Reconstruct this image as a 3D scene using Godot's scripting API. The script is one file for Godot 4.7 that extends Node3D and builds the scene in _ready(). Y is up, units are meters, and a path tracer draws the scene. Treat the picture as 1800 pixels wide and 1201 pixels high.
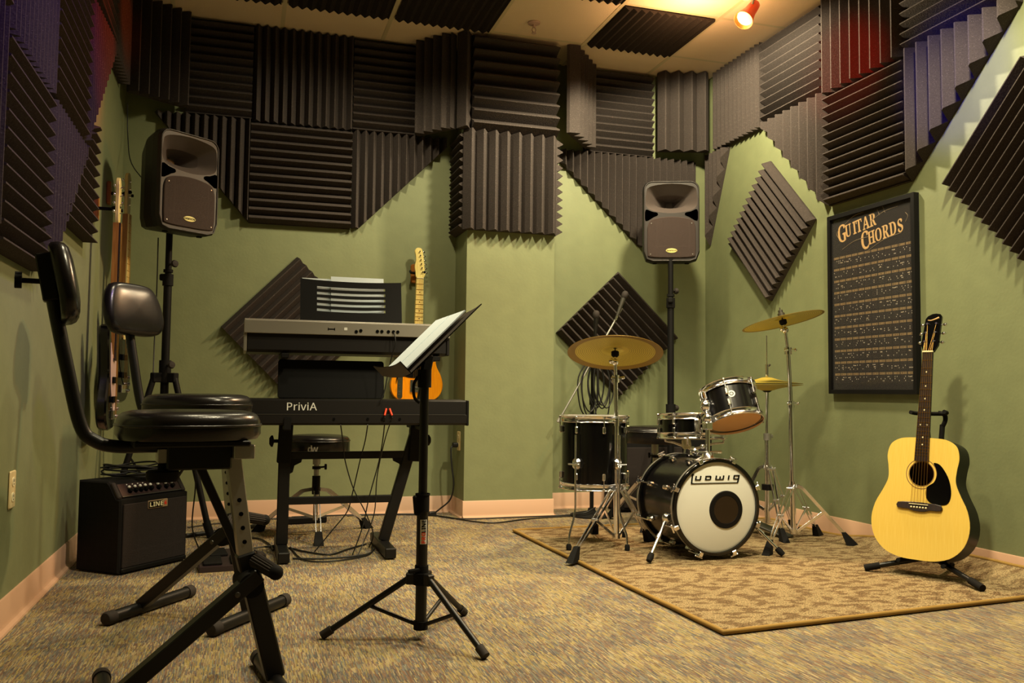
extends Node3D
# A music practice room: room frame with x along the back wall, y up, -z into the room. Units are metres.

const BACK := -5.44
const LEFT := -0.69
const RIGHT := 3.07
const TOP := 2.946
const NEAR := 1.7
const COL_L := 1.282
const COL_R := 1.845
const COL_Z := -5.144

var M := {}
var rng := RandomNumberGenerator.new()

# ---------------------------------------------------------------- mesh builder
class MB:
	var v := PackedVector3Array()
	var n := PackedVector3Array()
	var t := PackedVector2Array()

	func tri(a: Vector3, b: Vector3, c: Vector3, na: Vector3, nb: Vector3, nc: Vector3, ta := Vector2.ZERO, tb := Vector2.ZERO, tc := Vector2.ZERO) -> void:
		if (b - a).cross(c - a).dot(na + nb + nc) > 0.0:
			v.append_array([a, c, b]); n.append_array([na, nc, nb]); t.append_array([ta, tc, tb])
		else:
			v.append_array([a, b, c]); n.append_array([na, nb, nc]); t.append_array([ta, tb, tc])

	func quad(a: Vector3, b: Vector3, c: Vector3, d: Vector3, nn: Vector3) -> void:
		tri(a, b, c, nn, nn, nn, Vector2(0, 1), Vector2(1, 1), Vector2(1, 0))
		tri(a, c, d, nn, nn, nn, Vector2(0, 1), Vector2(1, 0), Vector2(0, 0))

	func cap(ring: PackedVector3Array, nn: Vector3) -> void:
		var z := nn.normalized()
		var x := z.cross(Vector3.UP if absf(z.y) < 0.9 else Vector3.RIGHT).normalized()
		var y := z.cross(x)
		var p := PackedVector2Array()
		for q in ring:
			p.append(Vector2(q.dot(x), q.dot(y)))
		var ids := Geometry2D.triangulate_polygon(p)
		for i in range(0, ids.size(), 3):
			tri(ring[ids[i]], ring[ids[i + 1]], ring[ids[i + 2]], z, z, z)

	# rings of equal size joined one after another; flat facets where the outline turns sharply
	func loft(rings: Array, cap_a := true, cap_b := true, crease := 0.75) -> void:
		var cnt: int = rings[0].size()
		var mid: Array = []
		for r in rings:
			var s := Vector3.ZERO
			for q in r: s += q
			mid.append(s / cnt)
		for k in rings.size() - 1:
			var A: PackedVector3Array = rings[k]
			var B: PackedVector3Array = rings[k + 1]
			var fn := PackedVector3Array()
			for i in cnt:
				var j := (i + 1) % cnt
				var nn := (B[j] - A[i]).cross(B[i] - A[j])
				fn.append(nn.normalized())
			var score := 0.0
			for i in cnt:
				var j := (i + 1) % cnt
				var out2: Vector3 = (A[i] + A[j] + B[i] + B[j]) * 0.25 - (mid[k] + mid[k + 1]) * 0.5
				score += fn[i].dot(out2) * (A[j] - A[i]).length()
			if score < 0.0:
				for i in cnt: fn[i] = -fn[i]
			for i in cnt:
				var j := (i + 1) % cnt
				var h := (i + cnt - 1) % cnt
				var n0 := fn[i]
				var n1 := fn[i]
				if fn[i].dot(fn[h]) > crease: n0 = (fn[i] + fn[h]).normalized()
				if fn[i].dot(fn[j]) > crease: n1 = (fn[i] + fn[j]).normalized()
				tri(A[i], A[j], B[j], n0, n1, n1)
				tri(A[i], B[j], B[i], n0, n1, n0)
		if cap_a: cap(rings[0], mid[0] - mid[1])
		if cap_b: cap(rings[-1], mid[-1] - mid[-2])

	func tube(path: PackedVector3Array, rad, sides := 8, caps := true) -> void:
		var m := path.size()
		var rings: Array = []
		var T0 := (path[1] - path[0]).normalized()
		var x := T0.cross(Vector3.UP if absf(T0.y) < 0.9 else Vector3.RIGHT).normalized()
		var norms: Array = []
		for i in m:
			var T := (path[mini(i + 1, m - 1)] - path[maxi(i - 1, 0)]).normalized()
			x = (x - T * x.dot(T)).normalized()
			var y := T.cross(x)
			var r: float = rad[i] if rad is Array or rad is PackedFloat32Array else rad
			var ring := PackedVector3Array()
			var nr := PackedVector3Array()
			for s in sides:
				var a := TAU * s / sides
				var d := x * cos(a) + y * sin(a)
				ring.append(path[i] + d * r); nr.append(d)
			rings.append(ring); norms.append(nr)
		for i in m - 1:
			for s in sides:
				var e := (s + 1) % sides
				tri(rings[i][s], rings[i][e], rings[i + 1][e], norms[i][s], norms[i][e], norms[i + 1][e])
				tri(rings[i][s], rings[i + 1][e], rings[i + 1][s], norms[i][s], norms[i + 1][e], norms[i + 1][s])
		if caps:
			cap(rings[0], path[0] - path[1])
			cap(rings[-1], path[-1] - path[-2])

	func cyl(a: Vector3, b: Vector3, r0: float, r1 := -1.0, sides := 12) -> void:
		tube(PackedVector3Array([a, b]), [r0, r0 if r1 < 0.0 else r1], sides)

	# profile of (radius, height), turned round the local y axis of xf
	func lathe(prof: PackedVector2Array, xf := Transform3D(), segs := 32, crease := 0.7) -> void:
		var m := prof.size()
		var sn: Array = []
		for i in m - 1:
			var d := prof[i + 1] - prof[i]
			sn.append(Vector2(d.y, -d.x).normalized())
		var run := 0.0
		for i in m - 1:
			var a := prof[i]
			var b := prof[i + 1]
			if a.distance_to(b) < 1e-7: continue
			var na: Vector2 = sn[i]
			var nb: Vector2 = sn[i]
			if i > 0 and sn[i].dot(sn[i - 1]) > crease: na = (sn[i] + sn[i - 1]).normalized()
			if i < m - 2 and sn[i].dot(sn[i + 1]) > crease: nb = (sn[i] + sn[i + 1]).normalized()
			for s in segs:
				var u0 := Vector3(cos(TAU * s / segs), 0, sin(TAU * s / segs))
				var u1 := Vector3(cos(TAU * (s + 1) / segs), 0, sin(TAU * (s + 1) / segs))
				var p := [u0 * a.x + Vector3.UP * a.y, u1 * a.x + Vector3.UP * a.y, u1 * b.x + Vector3.UP * b.y, u0 * b.x + Vector3.UP * b.y]
				var q := [u0 * na.x + Vector3.UP * na.y, u1 * na.x + Vector3.UP * na.y, u1 * nb.x + Vector3.UP * nb.y, u0 * nb.x + Vector3.UP * nb.y]
				for k in 4:
					p[k] = xf * p[k]; q[k] = (xf.basis * q[k]).normalized()
				var w := [Vector2(float(s) / segs, a.x), Vector2(float(s + 1) / segs, a.x), Vector2(float(s + 1) / segs, b.x), Vector2(float(s) / segs, b.x)]
				if a.x > 1e-6: tri(p[0], p[1], p[2], q[0], q[1], q[2], w[0], w[1], w[2])
				if b.x > 1e-6: tri(p[0], p[2], p[3], q[0], q[2], q[3], w[0], w[2], w[3])

	func ball(c: Vector3, r: float, squash := Vector3.ONE, segs := 14) -> void:
		var pr := PackedVector2Array()
		for i in 9: pr.append(Vector2(r * sin(PI * i / 8.0), -r * cos(PI * i / 8.0)))
		lathe(pr, Transform3D(Basis.from_scale(squash), c), segs, -1.0)

	# closed ring of round section about axis y of xf
	func torus(R: float, r: float, xf := Transform3D(), segs := 32, sides := 8) -> void:
		var pr := PackedVector2Array()
		for i in sides + 1: pr.append(Vector2(R + r * cos(TAU * i / sides), r * sin(TAU * i / sides)))
		lathe(pr, xf, segs, -1.0)

	# outline in the xy plane pushed along z from z0 to z1, with rounded-over edges of size b
	func ext(o: PackedVector2Array, z0: float, z1: float, xf := Transform3D(), b := 0.0, crease := 0.75) -> void:
		var rings: Array = []
		if b > 0.0:
			var c := inset(o, b)
			rings = [lift(c, z0, xf), lift(o, z0 + b, xf), lift(o, z1 - b, xf), lift(c, z1, xf)]
		else:
			rings = [lift(o, z0, xf), lift(o, z1, xf)]
		loft(rings, true, true, crease)

	static func lift(o: PackedVector2Array, z: float, xf: Transform3D) -> PackedVector3Array:
		var r := PackedVector3Array()
		for q in o: r.append(xf * Vector3(q.x, q.y, z))
		return r

	static func inset(o: PackedVector2Array, b: float) -> PackedVector2Array:
		var r := PackedVector2Array()
		var area := 0.0
		for i in o.size(): area += o[i].cross(o[(i + 1) % o.size()])
		var sg := signf(area)
		for i in o.size():
			var d0 := (o[i] - o[(i + o.size() - 1) % o.size()]).normalized()
			var d1 := (o[(i + 1) % o.size()] - o[i]).normalized()
			var n0 := Vector2(-d0.y, d0.x) * sg
			var n1 := Vector2(-d1.y, d1.x) * sg
			var m := (n0 + n1)
			m = m / maxf(0.4, 1.0 + n0.dot(n1))
			r.append(o[i] + m * b)
		return r

	func box(c: Vector3, s: Vector3, bas := Basis(), b := 0.0) -> void:
		var h := s * 0.5
		if b <= 0.0:
			var P := func(x, y, z): return c + bas * Vector3(x * h.x, y * h.y, z * h.z)
			for a in 3:
				for sg in [-1.0, 1.0]:
					var e := [Vector3.ZERO, Vector3.ZERO, Vector3.ZERO]
					e[0][a] = sg; e[1][(a + 1) % 3] = 1.0; e[2][(a + 2) % 3] = 1.0
					var q: Array = []
					for k in [[-1, -1], [1, -1], [1, 1], [-1, 1]]:
						var w: Vector3 = e[0] + e[1] * float(k[0]) + e[2] * float(k[1])
						q.append(P.call(w.x, w.y, w.z))
					quad(q[0], q[1], q[2], q[3], bas * e[0])
		else:
			var o := PackedVector2Array([Vector2(-h.x + b, -h.y), Vector2(h.x - b, -h.y), Vector2(h.x, -h.y + b), Vector2(h.x, h.y - b), Vector2(h.x - b, h.y), Vector2(-h.x + b, h.y), Vector2(-h.x, h.y - b), Vector2(-h.x, -h.y + b)])
			ext(o, -h.z, h.z, Transform3D(bas, c), b, 0.95)

	# bar of rectangular section from a to b; wide is measured along side
	func bar(a: Vector3, b: Vector3, wide: float, thick: float, side := Vector3.RIGHT, bev := 0.0) -> void:
		var y := (b - a).normalized()
		var x := (side - y * side.dot(y)).normalized()
		box((a + b) * 0.5, Vector3(wide, a.distance_to(b), thick), Basis(x, y, x.cross(y)), bev)

	func mesh() -> ArrayMesh:
		var arr: Array = []
		arr.resize(Mesh.ARRAY_MAX)
		arr[Mesh.ARRAY_VERTEX] = v
		arr[Mesh.ARRAY_NORMAL] = n
		arr[Mesh.ARRAY_TEX_UV] = t
		var am := ArrayMesh.new()
		am.add_surface_from_arrays(Mesh.PRIMITIVE_TRIANGLES, arr)
		return am

# ---------------------------------------------------------------- scene helpers
func thing(called: String, label: String, category: String, at := Vector3.ZERO, turn := 0.0, group := "") -> Node3D:
	var o := Node3D.new()
	o.name = called
	add_child(o, true)
	o.position = at
	o.rotation.y = turn
	tag(o, label, category, group)
	return o

func tag(o: Node, label: String, category := "", group := "", kind := "") -> void:
	if label: o.set_meta("label", label)
	if category: o.set_meta("category", category)
	if group: o.set_meta("group", group)
	if kind: o.set_meta("kind", kind)

func obj(called: String, mb: MB, m: Material, parent: Node = self, label := "") -> MeshInstance3D:
	var o := MeshInstance3D.new()
	o.name = called
	o.mesh = mb.mesh()
	o.material_override = m
	parent.add_child(o, true)
	if label: o.set_meta("label", label)
	return o

func struct(called: String, mb: MB, m: Material, label: String, category: String) -> MeshInstance3D:
	var o := obj(called, mb, m)
	tag(o, label, category, "", "structure")
	return o

# shift a mesh to its own base so that the node stands where the thing stands
func solo(called: String, mb: MB, m: Material, label: String, category: String, at: Vector3, group := "") -> MeshInstance3D:
	for i in mb.v.size(): mb.v[i] -= at
	var o := obj(called, mb, m)
	o.position = at
	tag(o, label, category, group)
	return o

func letters(text: String, high: float, m: Material, xf: Transform3D, parent: Node, called := "lettering", font := "Droid Sans", bold := 700, thick := 0.0012, tall := 0.72) -> MeshInstance3D:
	var f := SystemFont.new()
	f.font_names = PackedStringArray([font])
	f.font_weight = bold
	var tm := TextMesh.new()
	tm.font = f
	tm.font_size = 48
	tm.pixel_size = high / (48.0 * tall)
	tm.depth = thick
	tm.curve_step = 2.0
	tm.text = text
	var o := MeshInstance3D.new()
	o.name = called
	o.mesh = tm
	o.material_override = m
	o.transform = xf
	parent.add_child(o, true)
	return o

func V(x: float, y: float, z: float) -> Vector3: return Vector3(x, y, z)

func PV(a: Array) -> PackedVector2Array:
	var r := PackedVector2Array()
	for i in range(0, a.size(), 2): r.append(Vector2(a[i], a[i + 1]))
	return r

func P3(a: Array) -> PackedVector3Array:
	var r := PackedVector3Array()
	for i in range(0, a.size(), 3): r.append(Vector3(a[i], a[i + 1], a[i + 2]))
	return r

# smooth curve through 3D points
func sm(p: PackedVector3Array, sub := 6) -> PackedVector3Array:
	var r := PackedVector3Array()
	for i in p.size() - 1:
		for k in sub:
			r.append(p[i].cubic_interpolate(p[i + 1], p[maxi(i - 1, 0)], p[mini(i + 2, p.size() - 1)], float(k) / sub))
	r.append(p[-1])
	return r

# smooth closed outline through 2D points
func loop2(p: PackedVector2Array, sub := 5) -> PackedVector2Array:
	var r := PackedVector2Array()
	var c := p.size()
	for i in c:
		for k in sub:
			r.append(p[i].cubic_interpolate(p[(i + 1) % c], p[(i + c - 1) % c], p[(i + 2) % c], float(k) / sub))
	return r

# right half of a symmetrical outline (from bottom centre to top centre) mirrored and smoothed
func mirrored(half: Array, sub := 5) -> PackedVector2Array:
	var h := PV(half)
	var full := PackedVector2Array()
	for q in h: full.append(q)
	for i in range(h.size() - 1, -1, -1):
		if h[i].x > 0.0001: full.append(Vector2(-h[i].x, h[i].y))
	return loop2(full, sub)

func rrect(w: float, h: float, r: float, c := Vector2.ZERO, k := 4) -> PackedVector2Array:
	var o := PackedVector2Array()
	for q in 4:
		var cx := (w / 2 - r) * (1 if q == 0 or q == 3 else -1)
		var cy := (h / 2 - r) * (1 if q < 2 else -1)
		for i in k + 1:
			var a := PI / 2 * (q + float(i) / k)
			o.append(c + Vector2(cx + r * cos(a), cy + r * sin(a)))
	return o

func circle2(r: float, c := Vector2.ZERO, k := 32, sx := 1.0) -> PackedVector2Array:
	var o := PackedVector2Array()
	for i in k: o.append(c + Vector2(r * sx * cos(TAU * i / k), r * sin(TAU * i / k)))
	return o

# where rays from c, evenly turned, leave the outline
func radial(o: PackedVector2Array, c: Vector2, k: int) -> PackedVector2Array:
	var r := PackedVector2Array()
	for i in k:
		var d := Vector2.from_angle(TAU * i / k)
		var best := 0.0
		for j in o.size():
			var hit = Geometry2D.segment_intersects_segment(c, c + d * 10.0, o[j], o[(j + 1) % o.size()])
			if hit != null: best = maxf(best, c.distance_to(hit))
		r.append(c + d * best)
	return r

# flat plate at height z between a hole and an outer outline, both seen from c
func holed(mb: MB, outer: PackedVector2Array, inner: PackedVector2Array, z: float, xf := Transform3D(), up := Vector3.BACK) -> void:
	var nn := (xf.basis * up).normalized()
	for i in outer.size():
		var j := (i + 1) % outer.size()
		var a := xf * V(inner[i].x, inner[i].y, z)
		var b := xf * V(inner[j].x, inner[j].y, z)
		var c := xf * V(outer[j].x, outer[j].y, z)
		var d := xf * V(outer[i].x, outer[i].y, z)
		mb.tri(a, b, c, nn, nn, nn)
		mb.tri(a, c, d, nn, nn, nn)

# frame whose y axis points along dir
func aim(at: Vector3, dir: Vector3) -> Transform3D:
	var y := dir.normalized()
	var x := y.cross(Vector3.BACK if absf(y.z) < 0.9 else Vector3.RIGHT).normalized()
	return Transform3D(Basis(x, y, x.cross(y)), at)

# frame whose z axis points along dir and whose y axis stays as upright as it can
func face(at: Vector3, dir: Vector3, up := Vector3.UP) -> Transform3D:
	var z := dir.normalized()
	var x := up.cross(z).normalized()
	return Transform3D(Basis(x, z.cross(x), z), at)

# ---------------------------------------------------------------- materials
func mat(c: Color, rough := 0.6, metal := 0.0, spec := 0.5) -> StandardMaterial3D:
	var m := StandardMaterial3D.new()
	m.albedo_color = c
	m.roughness = rough
	m.metallic = metal
	m.metallic_specular = spec
	return m

func noise_tex(freq: float, size := 256, octaves := 3, seed_ := 1, normal := false, strength := 4.0, ramp: Gradient = null) -> NoiseTexture2D:
	var nz := FastNoiseLite.new()
	nz.seed = seed_
	nz.frequency = freq
	nz.fractal_octaves = octaves
	var t := NoiseTexture2D.new()
	t.width = size
	t.height = size
	t.seamless = true
	t.noise = nz
	if normal:
		t.as_normal_map = true
		t.bump_strength = strength
	if ramp: t.color_ramp = ramp
	return t

func ramp(stops: Array) -> Gradient:
	var g := Gradient.new()
	var o := PackedFloat32Array()
	var c := PackedColorArray()
	for s in stops:
		o.append(s[0]); c.append(s[1])
	g.offsets = o
	g.colors = c
	return g

func triplanar(m: StandardMaterial3D, scale: Vector3, world := true) -> StandardMaterial3D:
	m.uv1_triplanar = true
	m.uv1_world_triplanar = world
	m.uv1_scale = scale
	return m

func make_materials() -> void:
	rng.seed = 7
	var w := mat(Color(0.475, 0.50, 0.355), 0.62)
	w.albedo_texture = noise_tex(0.012, 256, 4, 3, false, 1, ramp([[0.0, Color(0.95, 0.95, 0.95)], [1.0, Color(1, 1, 1)]]))
	w.normal_enabled = true
	w.normal_texture = noise_tex(0.09, 256, 3, 4, true, 2.0)
	w.normal_scale = 0.06
	M.wall = triplanar(w, Vector3(2, 2, 2))
	var tile := mat(Color(0.90, 0.82, 0.71), 0.9)
	tile.normal_enabled = true
	tile.normal_texture = noise_tex(0.2, 256, 2, 9, true, 3.0)
	tile.normal_scale = 0.3
	M.tile = triplanar(tile, Vector3(3, 3, 3))
	M.tbar = mat(Color(0.82, 0.77, 0.64), 0.5)
	M.base = mat(Color(0.76, 0.61, 0.50), 0.5)
	# charcoal acoustic foam: open cells with a few glinting ones
	var im := Image.create(512, 512, false, Image.FORMAT_RGB8)
	for y in 512:
		for x in 512:
			var g := 0.262 + rng.randf_range(-0.055, 0.055)
			if rng.randf() < 0.003: g = rng.randf_range(0.5, 0.85)
			im.set_pixel(x, y, Color(g, g * 0.90, g * 0.86))
	var foam := mat(Color(1, 1, 1), 0.95, 0.0, 0.2)
	foam.albedo_texture = ImageTexture.create_from_image(im)
	foam.normal_enabled = true
	foam.normal_texture = noise_tex(0.25, 256, 2, 12, true, 4.0)
	foam.normal_scale = 0.12
	M.foam = triplanar(foam, Vector3(1.6, 1.6, 1.6))
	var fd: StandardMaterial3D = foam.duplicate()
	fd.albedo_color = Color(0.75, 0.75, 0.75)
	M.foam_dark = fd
	M.carpet = carpet_material()
	M.rug = rug_material()
	M.binding = mat(Color(0.58, 0.45, 0.2), 0.85)
	M.black = mat(Color(0.06, 0.055, 0.055), 0.55, 0.0, 0.3)
	M.satin = mat(Color(0.065, 0.06, 0.06), 0.4, 0.0, 0.4)
	M.gloss = mat(Color(0.02, 0.02, 0.022), 0.12)
	M.rubber = mat(Color(0.07, 0.065, 0.062), 0.8, 0.0, 0.3)
	M.rubber_gray = mat(Color(0.2, 0.18, 0.17), 0.75, 0.0, 0.3)
	var vin := mat(Color(0.08, 0.07, 0.072), 0.27, 0.0, 0.45)
	vin.normal_enabled = true
	vin.normal_texture = noise_tex(0.12, 256, 3, 21, true, 3.0)
	vin.normal_scale = 0.12
	M.vinyl = triplanar(vin, Vector3(8, 8, 8), false)
	var tol := mat(Color(0.07, 0.062, 0.062), 0.65, 0.0, 0.3)
	tol.normal_enabled = true
	tol.normal_texture = noise_tex(0.3, 256, 2, 22, true, 6.0)
	tol.normal_scale = 0.6
	M.tolex = triplanar(tol, Vector3(6, 6, 6), false)
	var gr := mat(Color(0.19, 0.165, 0.16), 0.75, 0.0, 0.3)
	gr.normal_enabled = true
	gr.normal_texture = noise_tex(0.4, 256, 1, 23, true, 6.0)
	gr.normal_scale = 0.7
	M.grille = triplanar(gr, Vector3(5, 5, 5), false)
	M.horn = mat(Color(0.30, 0.265, 0.25), 0.45)
	M.grille_brown = gr.duplicate()
	M.grille_brown.albedo_color = Color(0.26, 0.215, 0.2)
	M.front = mat(Color(0.16, 0.138, 0.13), 0.5)
	M.coal = mat(Color(0.03, 0.028, 0.028), 0.6, 0.0, 0.25)
	M.side = mat(Color(0.025, 0.022, 0.022), 0.35, 0.0, 0.3)
	M.desk = mat(Color(0.27, 0.235, 0.215), 0.42, 0.3)
	M.cab = mat(Color(0.06, 0.055, 0.055), 0.55)
	M.chrome = mat(Color(0.95, 0.95, 0.97), 0.16, 1.0)
	M.steel = mat(Color(0.66, 0.65, 0.63), 0.38, 0.75)
	M.dull = mat(Color(0.34, 0.33, 0.31), 0.45, 0.8)
	M.brass = cymbal_material()
	M.head = mat(Color(0.86, 0.86, 0.82), 0.5)
	M.clear_head = mat(Color(0.93, 0.70, 0.44), 0.5)
	M.drum = mat(Color(0.025, 0.023, 0.026), 0.16)
	M.drum_sparkle = drum_sparkle()
	M.spruce = wood_material(Color(0.90, 0.77, 0.38), Color(0.885, 0.745, 0.345), 0.25, 30.0)
	M.maple = wood_material(Color(0.93, 0.86, 0.56), Color(0.89, 0.8, 0.48), 0.35, 16.0)
	M.amber = wood_material(Color(0.96, 0.62, 0.06), Color(0.92, 0.55, 0.04), 0.2, 22.0)
	M.rosewood = wood_material(Color(0.16, 0.075, 0.05), Color(0.09, 0.045, 0.035), 0.45, 50.0)
	M.orange_wood = mat(Color(0.66, 0.40, 0.14), 0.45)
	M.neck_brown = wood_material(Color(0.70, 0.50, 0.22), Color(0.6, 0.4, 0.16), 0.35, 20.0)
	M.inside = mat(Color(0.42, 0.28, 0.1), 0.7)
	M.nickel = mat(Color(0.75, 0.68, 0.6), 0.25, 1.0)
	M.fret = mat(Color(0.85, 0.68, 0.4), 0.25, 1.0)
	M.string = mat(Color(0.85, 0.66, 0.36), 0.3, 1.0)
	M.ivory = mat(Color(0.88, 0.84, 0.68), 0.4)
	M.white = mat(Color(0.86, 0.86, 0.84), 0.6)
	M.paper = mat(Color(0.86, 0.91, 0.94), 0.9)
	M.pink = mat(Color(0.78, 0.66, 0.62), 0.4)
	M.silver = mat(Color(0.52, 0.50, 0.46), 0.42, 0.25)
	M.kb = mat(Color(0.095, 0.085, 0.082), 0.5, 0.0, 0.35)
	M.ink = mat(Color(0.02, 0.02, 0.02), 0.6, 0.0, 0.2)
	M.hole = mat(Color(0, 0, 0), 1.0, 0.0, 0.0)
	M.gold = mat(Color(0.72, 0.57, 0.36), 0.7)
	M.gold_line = mat(Color(0.46, 0.38, 0.27), 0.7)
	M.red = mat(Color(0.85, 0.12, 0.03), 0.5)
	M.orange = mat(Color(0.9, 0.25, 0.06), 0.5)
	M.plate = mat(Color(0.86, 0.78, 0.58), 0.4)
	M.cable = mat(Color(0.03, 0.03, 0.032), 0.5)
	M.badge = mat(Color(0.85, 0.80, 0.5), 0.4)
	M.badge_tan = mat(Color(0.55, 0.46, 0.35), 0.45)
	M.lamp = mat(Color(0.78, 0.30, 0.10), 0.35, 0.2)
	M.lamp.emission_enabled = true
	M.lamp.emission = Color(0.9, 0.16, 0.03)
	M.lamp.emission_energy_multiplier = 0.35
	var em := mat(Color(1, 0.85, 0.5), 0.5)
	em.emission_enabled = true
	em.emission = Color(1.0, 0.78, 0.35)
	em.emission_energy_multiplier = 6.0
	M.glow = em
	var gl := mat(Color(1, 1, 1, 0.02), 0.03, 0.0, 0.22)
	gl.transparency = BaseMaterial3D.TRANSPARENCY_ALPHA
	M.pane = gl

func wood_material(a: Color, b: Color, rough: float, grain: float) -> StandardMaterial3D:
	var m := mat(Color(1, 1, 1), rough)
	m.albedo_texture = noise_tex(0.02, 256, 4, int(grain) + 31, false, 1, ramp([[0.25, b], [0.75, a]]))
	m.uv1_triplanar = true
	m.uv1_scale = Vector3(grain, 1.2, grain)
	return m

func drum_sparkle() -> StandardMaterial3D:
	var im := Image.create(256, 256, false, Image.FORMAT_RGB8)
	for y in 256:
		for x in 256:
			var g := 0.05 + rng.randf_range(-0.02, 0.03)
			if rng.randf() < 0.03: g = rng.randf_range(0.12, 0.32)
			im.set_pixel(x, y, Color(g, g * 0.92, g * 0.9))
	var m := mat(Color(1, 1, 1), 0.2)
	m.albedo_texture = ImageTexture.create_from_image(im)
	return triplanar(m, Vector3(6, 6, 6), false)

func cymbal_material() -> StandardMaterial3D:
	# low-volume cymbals: rings of tiny punched holes, and turning marks
	var im := Image.create(1024, 256, false, Image.FORMAT_RGB8)
	for y in 256:
		var k := 0.9 + 0.1 * sin(y * 1.9)
		for x in 1024:
			var c := Color(0.90 * k, 0.80 * k, 0.32 * k)
			if y > 70 and y % 10 < 4 and (x + (y / 10) * 4) % 8 < 4: c = Color(0.50, 0.41, 0.14)
			if y > 198: c = Color(0.55, 0.43, 0.15)
			im.set_pixel(x, y, c)
	var m := mat(Color(1, 1, 1), 0.45, 0.35)
	m.albedo_texture = ImageTexture.create_from_image(im)
	m.uv1_scale = Vector3(1, 4.0, 1)
	return m

func carpet_material() -> StandardMaterial3D:
	# loop pile in short coloured streaks that run along z
	var S := 1024
	var im := Image.create(S, S, false, Image.FORMAT_RGB8)
	var hb := Image.create(S, S, false, Image.FORMAT_RGB8)
	var nz := FastNoiseLite.new()
	nz.seed = 5
	nz.frequency = 0.006
	nz.fractal_octaves = 2
	var pal := [Color(0.60, 0.50, 0.33), Color(0.50, 0.39, 0.30), Color(0.66, 0.56, 0.28), Color(0.40, 0.38, 0.37), Color(0.72, 0.63, 0.44), Color(0.46, 0.31, 0.22), Color(0.30, 0.27, 0.27), Color(0.45, 0.46, 0.40)]
	for x in range(0, S, 2):
		var y := -rng.randi_range(0, 60)
		while y < S:
			var l := rng.randi_range(8, 34)
			var lean := nz.get_noise_2d(x, y)
			var k := rng.randi_range(0, 7)
			if lean > 0.12 and rng.randf() < 0.45: k = [0, 2, 4][rng.randi_range(0, 2)]
			elif lean < -0.12 and rng.randf() < 0.45: k = [1, 3, 5, 6][rng.randi_range(0, 3)]
			var c: Color = pal[k]
			var j := rng.randf_range(0.9, 1.08)
			c = c.lerp(Color(0.475, 0.46, 0.42), 0.42)
			im.fill_rect(Rect2i(x, maxi(y, 0), 2, l), Color(c.r * j, c.g * j, c.b * j))
			var h := rng.randf_range(0.35, 1.0)
			hb.fill_rect(Rect2i(x, maxi(y, 0), 2, l - 2), Color(h, h, h))
			y += l
	hb.bump_map_to_normal_map(2.0)
	var m := mat(Color(1, 1, 1), 0.95, 0.0, 0.2)
	m.albedo_texture = ImageTexture.create_from_image(im)
	m.normal_enabled = true
	m.normal_texture = ImageTexture.create_from_image(hb)
	m.normal_scale = 0.6
	return triplanar(m, Vector3(0.7, 0.7, 0.7))

func rug_material() -> StandardMaterial3D:
	# tan shag with darker, leaf-like mottling
	var S := 1024
	var im := Image.create(S, S, false, Image.FORMAT_RGB8)
	var a := FastNoiseLite.new()
	a.seed = 17
	a.frequency = 0.014
	a.fractal_octaves = 3
	a.domain_warp_enabled = true
	a.domain_warp_amplitude = 40.0
	var b := FastNoiseLite.new()
	b.seed = 18
	b.frequency = 0.16
	b.fractal_octaves = 2
	for y in S:
		for x in S:
			var p := smoothstep(-0.02, 0.22, a.get_noise_2d(x, y * 1.6))
			var f := 1.0 + b.get_noise_2d(x * 2.0, y * 0.9) * 0.42 + rng.randf_range(-0.1, 0.1)
			var c := Color(0.60, 0.52, 0.385).lerp(Color(0.40, 0.315, 0.225), p * 0.75)
			im.set_pixel(x, y, Color(c.r * f, c.g * f, c.b * f))
	var m := mat(Color(1, 1, 1), 0.95, 0.0, 0.2)
	m.albedo_texture = ImageTexture.create_from_image(im)
	m.normal_enabled = true
	m.normal_texture = noise_tex(0.16, 512, 3, 19, true, 8.0)
	m.normal_scale = 0.8
	return triplanar(m, Vector3(0.7, 0.7, 0.7))

# ---------------------------------------------------------------- scene
func _ready() -> void:
	# camera: seated eye height, turned to the right and a little up
	var cam := Camera3D.new()
	cam.name = "camera"
	cam.fov = rad_to_deg(2.0 * atan(600.5 / 1546.0))
	cam.near = 0.05
	cam.far = 40.0
	add_child(cam)
	var ya := deg_to_rad(17.013)
	var pi_ := deg_to_rad(3.305)
	var ro := deg_to_rad(0.6)
	var fwd := V(sin(ya) * cos(pi_), sin(pi_), -cos(ya) * cos(pi_))
	var rt := V(cos(ya), 0, sin(ya))
	var up := rt.cross(fwd)
	cam.transform = Transform3D(Basis(rt * cos(ro) + up * sin(ro), up * cos(ro) - rt * sin(ro), -fwd), V(0, 0.753, 0))
	cam.current = true

	var env := Environment.new()
	env.background_mode = Environment.BG_COLOR
	env.background_color = Color(0, 0, 0)
	env.tonemap_mode = Environment.TONE_MAPPER_LINEAR
	env.tonemap_exposure = 0.94
	env.sdfgi_enabled = true
	env.ssao_enabled = true
	env.ssil_enabled = true
	var we := WorldEnvironment.new()
	we.name = "world_environment"
	we.environment = env
	add_child(we)

	make_materials()
	lights()
	room()
	foam_panels()
	build_objects()

func spot(at: Vector3, to: Vector3, c: Color, e: float, angle: float, size := 0.07, soft := 0.6) -> void:
	var l := SpotLight3D.new()
	l.name = "track_light"
	l.light_color = c
	l.light_energy = e
	l.spot_angle = angle
	l.spot_angle_attenuation = soft
	l.spot_range = 12.0
	l.spot_attenuation = 2.0
	l.light_size = size
	l.shadow_enabled = true
	add_child(l, true)
	l.transform = Transform3D(face(at, at - to, Vector3.FORWARD if absf((at - to).normalized().y) > 0.95 else Vector3.UP).basis, at)

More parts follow.
